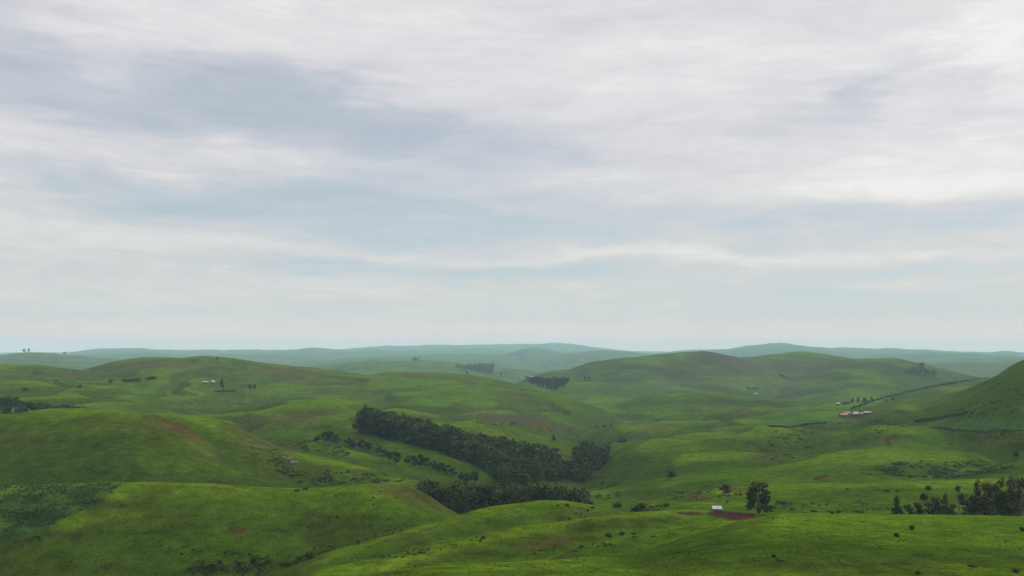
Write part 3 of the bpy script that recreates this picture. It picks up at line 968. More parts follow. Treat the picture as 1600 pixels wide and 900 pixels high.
# --- the lone tree by the hut
p = hit(1186, 803.5)
tree("shade_tree", 'droop', 1, p, px_size(p, 50), px_size(p, 42), "tall dark tree with drooping boughs standing beside the tin roofed hut",
     n=3400, leaf=.50)

# --- wood at the right edge, its foot hidden by the near slope
D_H = 372.0
for k, (x, y, w, kind, mat, lab) in enumerate([
    (1401, 775, 24, 'conic', M_LEAF, "dark cone shaped tree at the left end of the wood on the right"),
    (1420, 787, 18, 'round', M_LEAF, "small rounded tree just right of the cone shaped tree"),
    (1433, 784, 20, 'round', M_LEAF, "low spreading tree left of the thin leaning tree"),
    (1447, 757, 22, 'thin', M_LEAF, "thin tree with an open wispy crown leaning right above dense bushes"),
    (1459, 774, 34, 'round', M_LEAF, "broad dark tree directly under the thin wispy tree"),
    (1477, 770, 22, 'conic', M_LEAF, "narrow pointed tree right of the broad dark tree in the wood"),
    (1490, 786, 20, 'round', M_BUSH, "pale green low tree in the gap before the tall part of the wood"),
    (1499, 756, 18, 'thin', M_LEAF, "thin small topped tree standing in the gap of the wood"),
    (1515, 771, 34, 'round', M_LEAF, "wide low tree at the left foot of the tall clump"),
    (1527, 750, 26, 'conic', M_RUST, "pointed reddish topped tree at the left of the tall clump"),
    (1541, 752, 24, 'round', M_RUST, "rusty tinted round tree second in the tall clump"),
    (1554, 754, 26, 'round', M_RUST, "reddest tree in the middle of the tall clump"),
    (1566, 744, 22, 'round', M_LEAF, "small round dark crown rising above the tall clump"),
    (1579, 746, 32, 'conic', M_LEAF, "blackish broad tree near the right edge of the photo"),
    (1596, 745, 30, 'round', M_RUST, "dark brownish tree cut by the right edge of the photo"),
    (1540, 772, 34, 'round', M_LEAF, "dark tree filling the front of the tall clump"),
    (1572, 774, 34, 'round', M_LEAF, "dense low tree at the front right of the tall clump"),
    (1622, 748, 34, 'round', M_LEAF, "tree just beyond the right edge of the photo"),
]):
    d = D_H + (k * 37 % 23) - 4 + (10 if y < 760 else 0)
    b = at_depth(x, d)
    top = -(y - HOR) / F * d
    if x > 1610:
        continue
    tree("wood_tree", kind, k % 4, b, max(3.0, top - b[2]) * 1.02, px_size(b, w) * 1.12, lab, "trees of the wood at the right edge",
         n=1500 if kind != 'thin' else 700, leaf=.55, mat=mat)
for x, y, w in [(1410, 797, 20), (1440, 796, 26), (1470, 795, 30), (1492, 797, 24), (1506, 794, 22), (1530, 795, 26), (1556, 796, 24), (1585, 796, 28)]:
    b = at_depth(x, 362)
    bush(b, px_size(b, w), max(1.5, -(y - HOR) / F * 362 - b[2]), "dark undergrowth bush at the foot of the right hand wood", "undergrowth bushes of the right hand wood", mat=M_LEAF)

# --- line of trees running down the brow in the middle left
LINE = [(497, 690, 10, 13), (508, 688, 14, 16), (517, 689, 15, 14), (526, 692, 13, 13), (545, 700, 16, 17), (553, 701, 11, 11), (566, 704, 15, 15),
        (576, 706, 15, 16), (591, 712, 17, 14), (601, 715, 13, 13), (613, 724, 18, 15), (620, 727, 20, 13), (638, 728, 15, 14), (647, 731, 19, 13),
        (656, 733, 23, 15), (666, 735, 20, 14), (677, 738, 18, 14), (689, 741, 18, 15), (699, 743, 16, 14), (709, 745, 14, 13), (722, 754, 17, 12),
        (731, 756, 16, 16), (741, 756, 19, 16)]
for k, (x, y, h, w) in enumerate(LINE):
    b = hit(x, y)
    tree("row_tree", 'round', k % 4, b, px_size(b, h) * 1.05, px_size(b, w) * 1.1, "dark rounded tree in the line running down the brow left of the plantation",
         "line of trees on the brow", n=700, leaf=.85)


def fill(poly, n, gap, tries=6000, seed=1):
    """spaced ground points inside a photo polygon"""
    rng = np.random.default_rng(seed)
    xs = [p[0] for p in poly]
    ys = [p[1] for p in poly]
    got = []
    x, y = rng.uniform(min(xs), max(xs), tries), rng.uniform(min(ys), max(ys), tries)
    k = in_poly(x, y, poly)
    X, D, ok = hits(x[k], y[k])
    X, D = X[ok], D[ok]
    Z = height(X, D)
    for q in zip(X, D, Z):
        if len(got) >= n:
            break
        if any((q[0] - g[0]) ** 2 + (q[1] - g[1]) ** 2 < gap * gap for g in got):
            continue
        got.append(tuple(float(c) for c in q))
    return got


# --- the plantation block
PLANT = [(561, 677), (572, 667), (650, 681), (740, 703), (820, 716), (868, 724), (862, 738), (800, 748), (770, 738), (742, 727), (700, 711), (650, 697), (600, 686)]
pts = fill(PLANT, 165, 5.5, seed=3)
for x0 in range(564, 790, 9):        # the straight front edge of the block
    y0 = np.interp(x0, [561, 600, 650, 700, 742, 790], [677, 685, 696, 710, 726, 745])
    pts.append(hit(x0, y0))
for k, b in enumerate(pts):
    px = 800 + F * b[0] / b[1]
    h = np.interp(px, [560, 600, 700, 800, 860], [20, 18.5, 16.5, 14.5, 13]) * random.uniform(.86, 1.1)
    tree("plantation_tree", 'dense', k % 7, b, h * .95, random.uniform(11, 15), "tall dark tree packed in the long plantation block on the valley side",
         "trees of the plantation block", parts=False, n=520, leaf=1.05, mat=M_PLANT)
# --- trees at the lower end of the block and in the valley bottom
C1 = [(768, 742), (800, 741), (852, 733), (858, 745), (845, 758), (800, 763), (780, 757)]
C2 = [(852, 744), (872, 736), (905, 738), (925, 744), (915, 754), (880, 756), (855, 752)]
C3 = [(896, 716), (905, 704), (950, 706), (953, 716), (938, 738), (916, 737), (893, 722)]
for poly, n, hh, lab, grp in [
        (C1, 30, 11, "round dark tree at the lower end of the plantation in the valley bottom", "trees below the plantation"),
        (C2, 22, 11, "bushy tree of the rounded grove across the stream from the plantation", "trees of the rounded grove"),
        (C3, 30, 10.5, "dark tree of the grove under the right hand spur", "trees of the grove under the spur")]:
    for k, b in enumerate(fill(poly, n, 5.0, seed=n + len(lab))):
        tree("valley_tree", 'dense', k % 7, b, hh * random.uniform(.75, 1.2), random.uniform(8, 12), lab, grp, parts=False, n=480, leaf=.95, mat=M_PLANT)
for x, y, h, w, lab in [(865, 692, 13, 7, "slim upright tree poking above the right end of the plantation"),
                        (972, 695, 13, 15, "small dark tree on the left shoulder of the right hand spur"),
                        (1046, 748, 14, 20, "dim rounded tree in the hollow below the right hand spur"),
                        (1133, 774, 18, 17, "brownish thin tree on the bank behind the hut"),
                        (1588, 718, 12, 9, "small square dark tree near the right edge above the scrub"),
                        (347, 610, 18, 8, "tall dark tree beside the white roofed huts on the left hill"),
                        (339, 563, 5, 5, "tiny lone tree on the crest of the left hill"),
                        (391, 609, 9, 8, "left tree of the grey pair on the left hill slope"),
                        (398, 609, 9, 6, "right tree of the grey pair on the left hill slope"),
                        (125, 608, 7, 6, "small dark tree on the far left slope above the wood"),
                        (173, 600, 8, 6, "upright small tree on the far left slope left of the hedges"),
                        (154, 602, 4, 4, "tiny shrub like tree between two larger ones on the far left slope"),
                        (38, 611, 5, 9, "low wide tree above the dark wood at the left edge"),
                        (88, 597, 3.5, 5, "faint tiny tree high on the far left slope"),
                        (38.5, 551, 6, 5.5, "left one of two trees standing on the skyline at far left"),
                        (45, 551, 6.5, 4.5, "right one of two trees standing on the skyline at far left"),
                        (101, 554.5, 5, 5, "small tree on the far left skyline near the blue hill"),
                        (730, 586, 6, 3, "tiny upright tree on the brow below the far blue wood"),
                        (783, 588, 7, 4, "tiny upright tree right of the far blue wood"),
                        (914, 594, 5, 5, "left tree of the tiny pair on the crest right of the dark wood"),
                        (921, 594, 5, 6, "right tree of the tiny pair on the crest right of the dark wood"),
                        (1332, 632, 10, 6, "leftmost pine of the row above the homestead"),
                        (1341, 632, 12, 5, "slimmest pine of the row above the homestead"),
                        (1351, 632, 11, 8, "widest pine of the row above the homestead"),
                        (1362, 631, 11, 6, "rightmost pine of the row above the homestead"),
                        (1385, 629, 5, 4, "left one of two small trees right of the pine row"),
                        (1395, 627, 6, 5, "right one of two small trees right of the pine row"),
                        (1439, 575, 8, 9, "dark tree on the brow of the far right brown hill"),
                        ]:
    b = hit(x, y)
    if b is None:                      # on the skyline: stand it on the crest itself
        c = int(round((x - COLS[0]) / 4))
        b = at_depth(x, float(DD[int(np.argmax(RUN[c] >= RUN[c][-1] - 1e-9))]))
    kind = 'tall' if h > w * 1.4 else 'round'
    tree("tree", kind, int(x) % 4, b, px_size(b, h), px_size(b, w) * 1.15, lab, parts=h > 9, n=600, leaf=1.0,
         mat=M_RUST if 'brownish' in lab else None)

# --- dark strip wood in the fold behind the near spur
for k in range(48):
    x = 652 + 266 * (k // 2 + random.random()) / 24
    d = 512 + 26 * (k % 2) + random.uniform(-8, 8)
    b = at_depth(x, d)
    ytop = np.interp(x, [645, 665, 700, 760, 820, 860, 900, 920], [753, 750, 754, 756, 755, 756, 763, 776]) + random.uniform(-3, 7)
    h = max(4.0, -(ytop - HOR) / F * d - b[2])
    tree("strip_tree", 'dense' if k % 3 else 'round', k % 5, b, h, random.uniform(9, 13), "dark tree of the strip wood in the fold behind the near spur",
         "trees of the dark strip wood", parts=False, n=420, leaf=.85, mat=M_PLANT)

# --- wood peeping over the left hill
for k in range(26):
    x = -10 + 150 * (k + random.random()) / 26
    d = random.uniform(860, 930)
    b = at_depth(x, d)
    ytop = np.interp(x, [0, 30, 36, 68, 78, 92, 100, 118, 140], [617, 618, 625, 628, 632, 632, 629, 632, 637]) + random.uniform(-.5, 2)
    h = max(3.0, -(ytop - HOR) / F * d - b[2])
    tree("ridge_wood_tree", 'round', k % 4, b, h, random.uniform(8, 12), "blackish tree of the wood peeping over the big left hill",
         "trees of the wood behind the left hill", parts=False, n=420, leaf=1.1, mat=M_PLANT)


# --- far woods that read as one mass
def wood_mass(name, poly, n, hpx, mat, gap):
    acc = []
    for k, b in enumerate(fill(poly, n, gap, seed=n)):
        rng = np.random.default_rng(k)
        (tv, tf), (cv, cf) = make_tree('round', 900 + k % 6, 90, 2.0)
        h = px_size(b, hpx) * rng.uniform(.8, 1.15)
        s = np.array([h * .085, h * .085, h / 10])
        acc.append((cv * s + np.array(b), cf))
        acc.append((tv[:36] * s + np.array(b), tf[:30]))
    v, f = join(acc)
    o = link(bpy.data.objects.new(name, mesh_np(name, v, f, [mat])))
    return tag(o, kind='stuff')


wood_mass("far_wood", [(822, 597), (850, 598), (889, 597), (880, 606), (868, 613), (845, 607)], 150, 9, M_PLANT, 9)
wood_mass("far_wood", [(712, 575), (772, 573), (769, 586), (752, 584), (730, 579)], 260, 6, M_PLANT, 9)
wood_mass("far_wood", [(644, 563), (657, 560), (656, 566), (646, 566)], 16, 5, M_PLANT, 9)
wood_mass("far_wood", [(1412, 585), (1425, 580), (1440, 576), (1448, 582), (1462, 582), (1463, 589), (1445, 590)], 60, 6, M_PLANT, 12)
wood_mass("far_wood", [(1168, 609), (1185, 608), (1185, 611), (1169, 611)], 22, 4.5, M_PLANT, 7)
wood_mass("far_wood", [(1214, 585), (1222, 588), (1232, 594), (1226, 594)], 16, 4, M_PLANT, 8)


def belt(path, n, hpx, wpx):
    """continuous hedge or tree belt along a photo line"""
    acc = []
    xs = np.array([p[0] for p in path], float)
    ys = np.array([p[1] for p in path], float)
    for k in range(n):
        x = np.interp((k + random.random()) / n, np.linspace(0, 1, len(xs)), xs)
        y = np.interp(x, xs, ys) + random.uniform(-.4, .8)
        b = hit(x, y)
        if b is None:
            continue
        v, f = make_bush(500 + k % 9, 70, .5)
        h = px_size(b, hpx) * random.uniform(.7, 1.25)
        w = px_size(b, wpx) * random.uniform(.8, 1.2)
        acc.append((v * np.array([w / 2, w / 2, h / 1.2]) + np.array(b), f))
    return join(acc)


for path, n, hp, wp in [
        ([(1330, 640), (1362, 628), (1400, 618), (1437, 609), (1462, 603), (1500, 598), (1545, 591)], 110, 3.2, 6),
        ([(1430, 661), (1450, 658), (1480, 653), (1510, 647)], 50, 5, 8), ([(1200, 666), (1235, 668), (1290, 661)], 60, 2, 6),
        ([(1462, 668), (1490, 673), (1540, 676), (1600, 673)], 70, 2.2, 6)]:
    v, f = belt(path, n, hp, wp)
    o = link(bpy.data.objects.new("hedgerow", mesh_np("hedgerow", v, f, [M_LEAF])))
    tag(o, kind='stuff')
for x0, x1, y0, y1, n, hp, lab in [(192, 219, 597, 595, 22, 4.5, "long dark hedge on the far left slope, left of the shorter one"),
                                   (228, 243, 594, 592, 14, 4.5, "short dark hedge on the far left slope, right of the longer one"),
                                   (1316, 1327, 632, 631, 12, 3.5, "low hedge left of the pine row above the homestead"),
                                   (335, 368, 613, 612, 22, 3.5, "low hedge in front of the white roofed huts on the left hill")]:
    v, f = belt([(x0, y0), (x1, y1)], n, hp, 5)
    o = link(bpy.data.objects.new("hedge", mesh_np("hedge", v, f, [M_LEAF])))
    tag(o, lab, "hedge", "hedges on the far slopes")

# --- single bushes one can point at
for x, y, w, h, lab in [
        (1400, 839, 15, 9, "larger dark bush on the near right slope, left of the upright one"),
        (1425, 829, 10, 11, "small upright dark bush on the near right slope"),
        (1596, 830, 14, 9, "dark bush on the near slope at the right edge"),
        (1000, 799, 38, 17, "big dark rounded thicket left of the hut"),
        (965, 794, 24, 11, "dark bush left of the big rounded thicket"),
        (1041, 793, 11, 9, "small bush right of the big rounded thicket"),
        (1223, 789, 24, 9, "long dark bush right of the lone tree"),
        (1210, 795, 18, 5, "low dark bush between the lone tree and the near slope"),
        (1386, 769, 13, 5, "dark bush on the bench above the right hand wood"),
        (1402, 769, 8, 3.5, "small bush right of the bench bush"),
        (1324, 766, 7, 4, "tiny bush on the bench left of the bench bush"),
        (1272, 800, 16, 5, "pale low bush behind the brow of the near slope"),
        (1299, 803, 12, 6, "dark small bush on the brow of the near slope"),
        (1310, 802, 9, 5, "second small dark bush on the brow of the near slope"),
        (1340, 801, 22, 5, "grassy green bush behind the brow of the near slope"),
        (887, 792, 9, 7, "darkest bush on top of the near spur"),
        (872, 792, 8, 4, "flat bush left of the darkest one on the near spur"),
        (926, 795, 12, 4, "flat wide bush on the right shoulder of the near spur"),
        (919, 801, 6, 5, "small bush below the flat wide bush on the near spur"),
        (890, 813, 6, 5, "small round bush on the front of the near spur"),
        (874, 814, 5, 3, "tiny bush left of the small round bush on the near spur"),
        (950, 839, 17, 7, "left bush of three in the gully of the near slope"),
        (972, 837, 13, 8, "middle bush of three in the gully of the near slope"),
        (991, 836, 12, 5, "right bush of three in the gully of the near slope"),
        (1210, 872, 12, 8, "dark bush low on the near slope under the lone tree"),
        (1220, 877, 24, 4, "flat bush beside the dark bush low on the near slope"),
        (265, 858, 5, 3, "tiny dark bush on the lower left slope"),
        (284, 868, 6, 3, "second tiny dark bush on the lower left slope"),
        (526, 776, 8, 2.5, "flat dark tuft near the top of the left near hill"),
        (583, 790, 3.5, 3, "tiny dark bush on the right part of the left near hill"),
        (527, 810, 5, 3, "tiny dark bush in the middle of the left near hill"),
        (478, 766, 12, 5, "dark bush in the saddle between the two left hills"),
        (465, 768, 14, 4, "flat dark bush left of the saddle bush"),
        (470, 754, 11, 5, "dark bush on the scrubby slope above the saddle"),
        (370, 883, 16, 9, "upright dark bush in the gully at the bottom left"),
        (396, 881, 14, 10, "tallest dark bush in the gully at the bottom left"),
        (345, 880, 14, 8, "left dark bush in the gully at the bottom left"),
        (483, 871, 26, 10, "big dark bush in the notch where gully and spur meet"),
        (466, 876, 14, 7, "smaller dark bush left of the big notch bush"),
        (447, 882, 26, 6, "flat dark bush lower down the notch"),
        (560, 848, 9, 5, "dark bush higher up the notch beside the spur"),
        (933, 668, 7, 4, "left bush of the small group by the stream head"),
        (945, 667, 9, 5, "middle bush of the small group by the stream head"),
        (954, 666, 7, 4, "right bush of the small group by the stream head"),
        (1236, 789, 10, 5, "small bush at the right end of the long dark bush"),
        (1492, 748, 6, 3, "tiny dark bush on the bench crest above the right wood"),
        (1489, 790, 0, 0, ""), (1135, 786, 8, 4, "small dark bush on the meadow behind the hut"),
        (1435, 897, 16, 7, "dark bush at the bottom edge right of centre"),
        (1590, 895, 18, 8, "dark bush in the bottom right corner"),
        (1520, 886, 22, 5, "flat dark tussock near the bottom right"),
]:
    if not w:
        continue
    b = hit(x, y)
    bush(b, px_size(b, w), px_size(b, h), lab, "scattered bushes", mat=M_LEAF if 'dark' in lab else M_BUSH)


# --- scrub, tussocks and crop: growth nobody could count
def cover_mesh(name, polys, mat, wr, hr, nleaf, leaf, near=(140, 2000), seed=5, nvar=8, clump=14.0, thick=.05):
    rng = np.random.default_rng(seed)
    var = [make_bush(700 + seed * 10 + k, nleaf, leaf) for k in range(nvar)]
    acc = []
    for poly, n in polys:
        xs = [p[0] for p in poly]
        ys = [p[1] for p in poly]
        m = n * 8 + 200
        x, y = rng.uniform(min(xs), max(xs), m), rng.uniform(min(ys), max(ys), m)
        k = in_poly(x, y, poly)
        X, D, ok = hits(x[k], y[k])
        X = X + rng.normal(0, .4, len(X))
        D = D + rng.normal(0, 1, len(D)) * D * .004
        # growth gathers in thickets
        cl = pnoise(X / clump, D / clump, 21) + .5 * pnoise(X / clump * 2.7, D / clump * 2.7, 22)
        ok &= (D > near[0]) & (D < near[1]) & (cl + rng.normal(0, .22, len(X)) > thick)
        X, D, cl = X[ok][:n], D[ok][:n], cl[ok][:n]
        if not len(X):
            continue
        Z = height(X, D)
        for bx, by, bz, q in zip(X, D, Z, cl):
            v, f = var[rng.integers(nvar)]
            g = rng.uniform(.55, 1.0) * (.75 + .5 * max(0, q))
            w, h = wr[0] + (wr[1] - wr[0]) * g ** 1.5, hr[0] + (hr[1] - hr[0]) * g ** 1.5
            a = rng.uniform(0, 6.28)
            ca, sa = math.cos(a), math.sin(a)
            vv = v * np.array([w / 2 * rng.uniform(.8, 1.6), w / 2, h / 1.2])
            vv = np.stack([vv[:, 0] * ca - vv[:, 1] * sa, vv[:, 0] * sa + vv[:, 1] * ca, vv[:, 2]], 1) + np.array((bx, by, bz))
            acc.append((vv, f))
    v, f = join(acc)
    o = link(bpy.data.objects.new(name, mesh_np(name, v, f, [mat])))
    return tag(o, kind='stuff')


cover_mesh("scrub", [
    ([(1200, 672), (1260, 662), (1300, 672), (1285, 690), (1240, 715), (1185, 728), (1190, 700)], 90),
    ([(1380, 726), (1440, 722), (1560, 722), (1600, 730), (1520, 745), (1380, 748), (1340, 744)], 190),
    ([(1440, 735), (1540, 735), (1530, 745), (1440, 746)], 60),
    ([(380, 690), (430, 700), (480, 745), (470, 760), (440, 745), (400, 725)], 55), ([(500, 735), (600, 742), (650, 755), (560, 755), (480, 760)], 70),
    ([(440, 688), (500, 690), (560, 708), (540, 712), (470, 700)], 60), ([(700, 655), (800, 660), (870, 672), (860, 676), (720, 660)], 60),
    ([(885, 672), (915, 670), (925, 690), (905, 700), (885, 690)], 60), ([(1480, 640), (1600, 600), (1600, 650), (1500, 655)], 80),
    ([(1300, 660), (1400, 655), (1440, 668), (1380, 680)], 40), ([(1540, 680), (1600, 672), (1600, 705), (1560, 700)], 35),
    ([(900, 760), (930, 745), (980, 755), (960, 785), (925, 780)], 50), ([(985, 800), (1010, 790), (1050, 792), (1040, 798)], 20),
], M_SCRUB, (1.5, 5.5), (.35, 1.25), 45, .55, seed=5)
cover_mesh("scrub", [
    ([(290, 868), (350, 868), (420, 872), (470, 872), (500, 860), (500, 868), (440, 892), (380, 899), (290, 899)], 240),
    ([(490, 862), (560, 846), (640, 822), (640, 826), (560, 852), (500, 868)], 45), ([(560, 880), (700, 850), (760, 838), (760, 846), (640, 872)], 30),
    ([(1050, 768), (1110, 762), (1180, 764), (1180, 772), (1100, 782), (1040, 785)], 90), ([(1180, 785), (1400, 786), (1400, 800), (1200, 801)], 90),
    ([(820, 868), (960, 845), (1040, 828), (1040, 836), (900, 864)], 24), ([(860, 785), (960, 792), (960, 815), (860, 822)], 18),
    ([(230, 840), (330, 860), (330, 880), (240, 870)], 8), ([(480, 770), (680, 780), (650, 825), (500, 850)], 8), ([(0, 840), (90, 840), (60, 852), (0, 856)], 14),
], M_SCRUB, (.6, 2.2), (.3, .9), 34, .5, seed=6)
cover_mesh("grass_tussocks", [
    ([(0, 757), (700, 757), (700, 800), (500, 870), (400, 900), (0, 900)], 2600),
    ([(700, 800), (960, 780), (1040, 798), (1200, 803), (1600, 805), (1600, 900), (480, 900)], 5200),
    ([(1040, 752), (1600, 745), (1600, 800), (1040, 798)], 1500), ([(0, 640), (320, 650), (450, 762), (0, 756)], 2600),
], M_TUFT, (.30, .85), (.08, .24), 8, .8, near=(140, 640), seed=7, clump=9.0, thick=-.05)
cover_mesh("crop_field", [(CROP_POLY, 3300)], M_CROP, (.6, 1.5), (.35, .9), 14, .6, near=(280, 440), seed=8, clump=11.0, thick=-.22)


# ------------------------------------------------------------------ rocks
M_ROCK = plain_material("pale_rock", (.12, .09, .075), (.21, .165, .145), 1.2, .9, bump=.5)


def rock(x, y, wpx, hpx, label, group, seed):
    b = hit(x, y)
    w, h = px_size(b, wpx), px_size(b, hpx)
    import bmesh
    bm = bmesh.new()
    bmesh.ops.create_icosphere(bm, subdivisions=3, radius=1)
    rng = np.random.default_rng(seed)
    pl = rng.normal(0, 1, (9, 3))
    pl /= np.linalg.norm(pl, axis=1, keepdims=True)
    for v in bm.verts:
        c = np.array(v.co)
        for q in pl:                      # facets
            s = c @ q - .72
            if s > 0:
                c = c - q * s * .9
        c *= 1 + .06 * math.sin(5 * c[0] + seed) * math.cos(4 * c[1])
        v.co = c
    me = bpy.data.meshes.new("boulder")
    bm.to_mesh(me)
    bm.free()
    me.materials.append(M_ROCK)
    o = link(bpy.data.objects.new("boulder", me))
    o.location = (b[0], b[1], b[2] + h * .25)
    o.scale = (w / 2, w / 2.4, h * .62)
    o.rotation_euler = (rng.uniform(-.2, .2), rng.uniform(-.2, .2), rng.uniform(0, 3))
    tag(o, label, "rock", group)


for k, (x, y, w, h, lab) in enumerate([
        (444, 717, 7, 4.5, "squarish pale block at the top left of the rock outcrop"),
        (453, 720, 11, 7, "largest pinkish slab of the rock outcrop on the left scrubby slope"),
        (457, 726, 9, 7, "lower pinkish boulder of the rock outcrop"),
        (463, 726, 5, 6, "greyish boulder at the right end of the rock outcrop"),
        (431, 716, 3.5, 2.5, "small pale stone left of the rock outcrop"),
        (459, 732, 6, 2.5, "flat stone at the foot of the rock outcrop")]):
    rock(x, y, w, h, lab, "boulders of the rock outcrop", 20 + k)
for k, (x, y, w, h, lab) in enumerate([(1455.5, 705, 2.4, 1.6, "left pale stone on the bright right hand pasture"),
                                       (1463, 705.5, 2.8, 2.0, "middle pale stone on the bright right hand pasture"),
                                       (1470, 702.5, 4.0, 1.6, "right flat pale stone on the bright right hand pasture")]):
    rock(x, y, w, h, lab, "pale stones on the pasture", 40 + k)

# ------------------------------------------------------------------ buildings
M_TIN = plain_material("white_tin", (.24, .24, .25), (.40, .40, .385), .8, .45)
M_RUSTY = plain_material("rusty_tin", (.20, .10, .075), (.40, .27, .22), .7, .6)
M_BRICK = plain_material("mud_brick", (.09, .045, .032), (.14, .07, .05), 1.5, .9, bump=.2)
M_MUD = plain_material("mud_wall", (.08, .055, .04), (.13, .09, .065), 1.2, .9)
M_DOOR = plain_material("door_wood", (.05, .04, .03), (.09, .07, .05), 2., .8)
M_DARK = plain_material("window_glass", (.02, .022, .025), (.04, .04, .045), 1., .2)


def box(x0, x1, y0, y1, z0, z1):
    v = [(x, y, z) for z in (z0, z1) for y in (y0, y1) for x in (x0, x1)]
    f = [(0, 2, 3, 1), (4, 5, 7, 6), (0, 1, 5, 4), (2, 6, 7, 3), (0, 4, 6, 2), (1, 3, 7, 5)]
    return np.array(v, float), np.array(f)


def building(name, pos, L, Wd, Hw, rise, roof_mat, wall_mat, label, group=None, mono=False, rot=0.0, windows=2, hip=0.0, cat="house"):
    """long side faces the viewer; gabled or lean-to tin roof"""
    r = bpy.data.objects.new(name, None)
    link(r)
    r.location = (pos[0], pos[1], pos[2] - .05)
    r.rotation_euler = (0, 0, rot)
    tag(r, label, cat, group)
    a, b = L / 2, Wd / 2
    o = .35
    t = .07
    hb = Hw + (rise if mono else 0)
    # walls with their gables
    v = [(-a, -b, -.9), (a, -b, -.9), (a, b, -.9), (-a, b, -.9), (-a, -b, Hw), (a, -b, Hw), (a, b, hb), (-a, b, hb)]
    f = [(0, 1, 5, 4), (2, 3, 7, 6)]
    if mono:
        f += [(1, 2, 6, 5), (3, 0, 4, 7)]
    else:
        v += [(-a + hip, 0, Hw + rise), (a - hip, 0, Hw + rise)]
        f += [(1, 2, 6, 5), (3, 0, 4, 7), (5, 6, 9, 9), (7, 4, 8, 8)]
    me = bpy.data.meshes.new("wall")
    me.from_pydata(v, [], [q if len(set(q)) == 4 else q[:3] for q in f])
    me.materials.append(wall_mat)
    link(bpy.data.objects.new("wall", me), r)
    # roof sheets with thickness
    vs, fs = [], []

    def sheet(p4):
        k = len(vs)
        vs.extend([(p[0], p[1], p[2] + .03) for p in p4] + [(p[0], p[1], p[2] + .03 + t) for p in p4])
        fs.extend([(k + 3, k + 2, k + 1, k), (k + 4, k + 5, k + 6, k + 7)] + [(k + i, k + (i + 1) % 4, k + 4 + (i + 1) % 4, k + 4 + i) for i in range(4)])
    if mono:
        s = rise / Wd
        sheet([(-a - o, -b - o, Hw - s * o), (a + o, -b - o, Hw - s * o), (a + o, b + o, hb + s * o), (-a - o, b + o, hb + s * o)])
    else:
        s = rise / b
        e = hip * (1 + o / a)
        sheet([(-a - o, -b - o, Hw - s * o), (a + o, -b - o, Hw - s * o), (a + o - e, 0, Hw + rise), (-a - o + e, 0, Hw + rise)])
        sheet([(-a - o + e, .005, Hw + rise), (a + o - e, .005, Hw + rise), (a + o, b + o, Hw - s * o), (-a - o, b + o, Hw - s * o)])
    me = bpy.data.meshes.new("roof")
    me.from_pydata(vs, [], fs)
    me.materials.append(roof_mat)
    link(bpy.data.objects.new("roof", me), r)
    dv, df = box(-.45, .45, -b - .05, -b + .04, 0, min(1.95, Hw - .25))
    link(bpy.data.objects.new("door", mesh_np("door", dv, df, [M_DOOR])), r)
    for k in range(windows):
        x = (-.62, .62, -.3, .3)[k] * a
        wv, wf = box(x - .4, x + .4, -b - .04, -b + .04, 1.0, min(1.8, Hw - .3))
        link(bpy.data.objects.new("window", mesh_np("window", wv, wf, [M_DARK])), r)
    return r


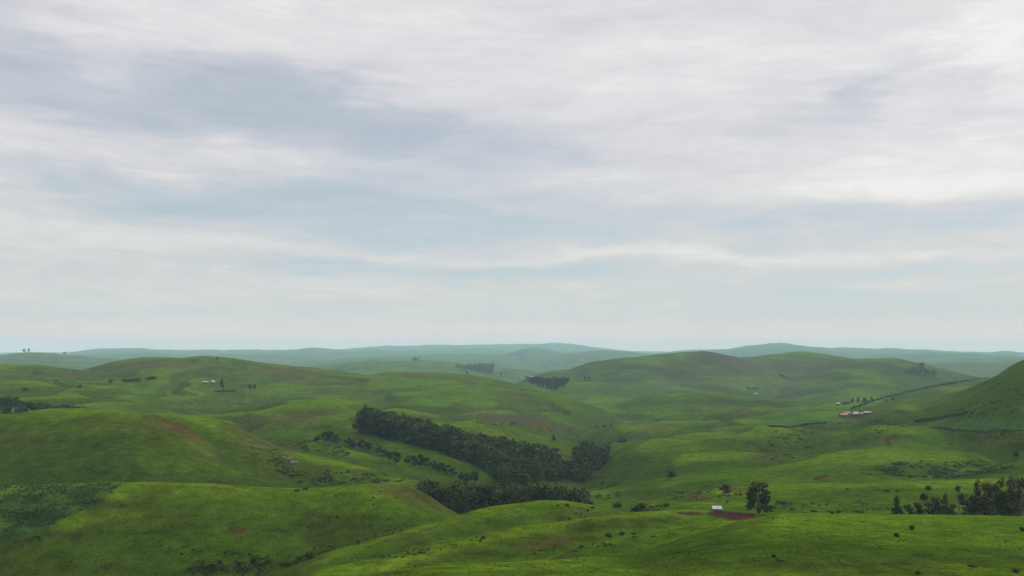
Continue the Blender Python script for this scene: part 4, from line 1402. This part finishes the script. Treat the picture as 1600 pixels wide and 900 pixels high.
b = hit(1120.5, 800.5)
building("hut", b, 3.0, 2.4, 1.45, .62, M_TIN, M_MUD, "small hut with a white tin roof on the red earth beside the lone tree", mono=True, rot=-.06, windows=0, cat="hut")
HG = "buildings of the homestead"
for x, y, L, Wd, Hw, rise, rm, rot, hip, lab in [
        (1318, 651, 8.5, 5.5, 2.3, 1.7, M_RUSTY, .10, 0, "leftmost house of the homestead with a rusty reddish roof"),
        (1324, 648.5, 6.0, 5.0, 2.3, 1.5, M_RUSTY, -.1, 0, "small pinkish roofed house behind the leftmost house of the homestead"),
        (1337, 650, 9.5, 7.0, 2.3, 2.3, M_TIN, .05, 2.6, "biggest house of the homestead with a white hipped roof"),
        (1346, 650, 4.6, 4.0, 2.0, 1.2, M_RUSTY, .15, 0, "small rusty shed right of the biggest homestead house"),
        (1355, 648, 7.5, 4.5, 2.4, 1.1, M_TIN, -.12, 0, "rightmost house of the homestead with a low white roof")]:
    b = hit(x, y)
    building("house", b, L, Wd, Hw, rise, rm, M_BRICK, lab, HG, rot=rot, hip=hip)
for x, y, L, Wd, rm, rot, lab in [
        (321.5, 599, 8, 4.5, M_TIN, .05, "long white roofed house on the left hill slope"),
        (332.5, 597.5, 4, 3.5, M_TIN, -.2, "upper small white roofed house beside the tall tree on the left hill"),
        (334, 600.5, 4, 3.5, M_TIN, .2, "lower small white roofed house beside the tall tree on the left hill")]:
    b = hit(x, y)
    building("house", b, L, Wd, 2.0, 1.3, rm, M_MUD, lab, "huts on the left hill", rot=rot)
for x, y, L, h, lab in [
        (831, 590, 9, 3, "white house at the left top of the far dark wood"),
        (822, 588.5, 9, 2.4, "dim low house left of the white house by the far dark wood"),
        (1181, 618, 7, 2.6, "tiny white house alone on the valley floor below the brown hills"),
        (1309.5, 633, 5, 2.2, "tiny pale hut at the end of the path left of the pine row"),
        (685, 561.5, 13, 3, "tiny pale house on the far hill crest"),
        (702, 557.5, 14, 3.2, "tiny white house on the hazy hill behind the far crest")]:
    b = hit(x, y)
    if b is None:
        continue
    building("house", b, L, L * .65, h, h * .7, M_RUSTY if 'dim' in lab else M_TIN, M_MUD, lab, "far scattered houses", windows=1)

# ------------------------------------------------------------------ haze
def haze_box():
    L, z0, z1 = 21500.0, -150.0, 185.0
    v = [(x, y, z) for z in (z0, z1) for y in (-L, L) for x in (-L, L)]
    f = [(0, 2, 3, 1), (4, 5, 7, 6), (0, 1, 5, 4), (2, 6, 7, 3), (0, 4, 6, 2), (1, 3, 7, 5)]
    m = bpy.data.materials.new("haze")
    m.use_nodes = True
    t = m.node_tree
    t.nodes.clear()
    out = t.nodes.new('ShaderNodeOutputMaterial')
    pv = t.nodes.new('ShaderNodeVolumePrincipled')
    pv.inputs['Color'].default_value = (.58, .92, 1.0, 1)
    pv.inputs['Density'].default_value = 6.3e-5
    pv.inputs['Anisotropy'].default_value = 0.0
    t.links.new(pv.outputs[0], out.inputs['Volume'])
    o = link(bpy.data.objects.new("haze", mesh_np("haze", v, f, [m])))
    tag(o, kind='stuff')


haze_box()
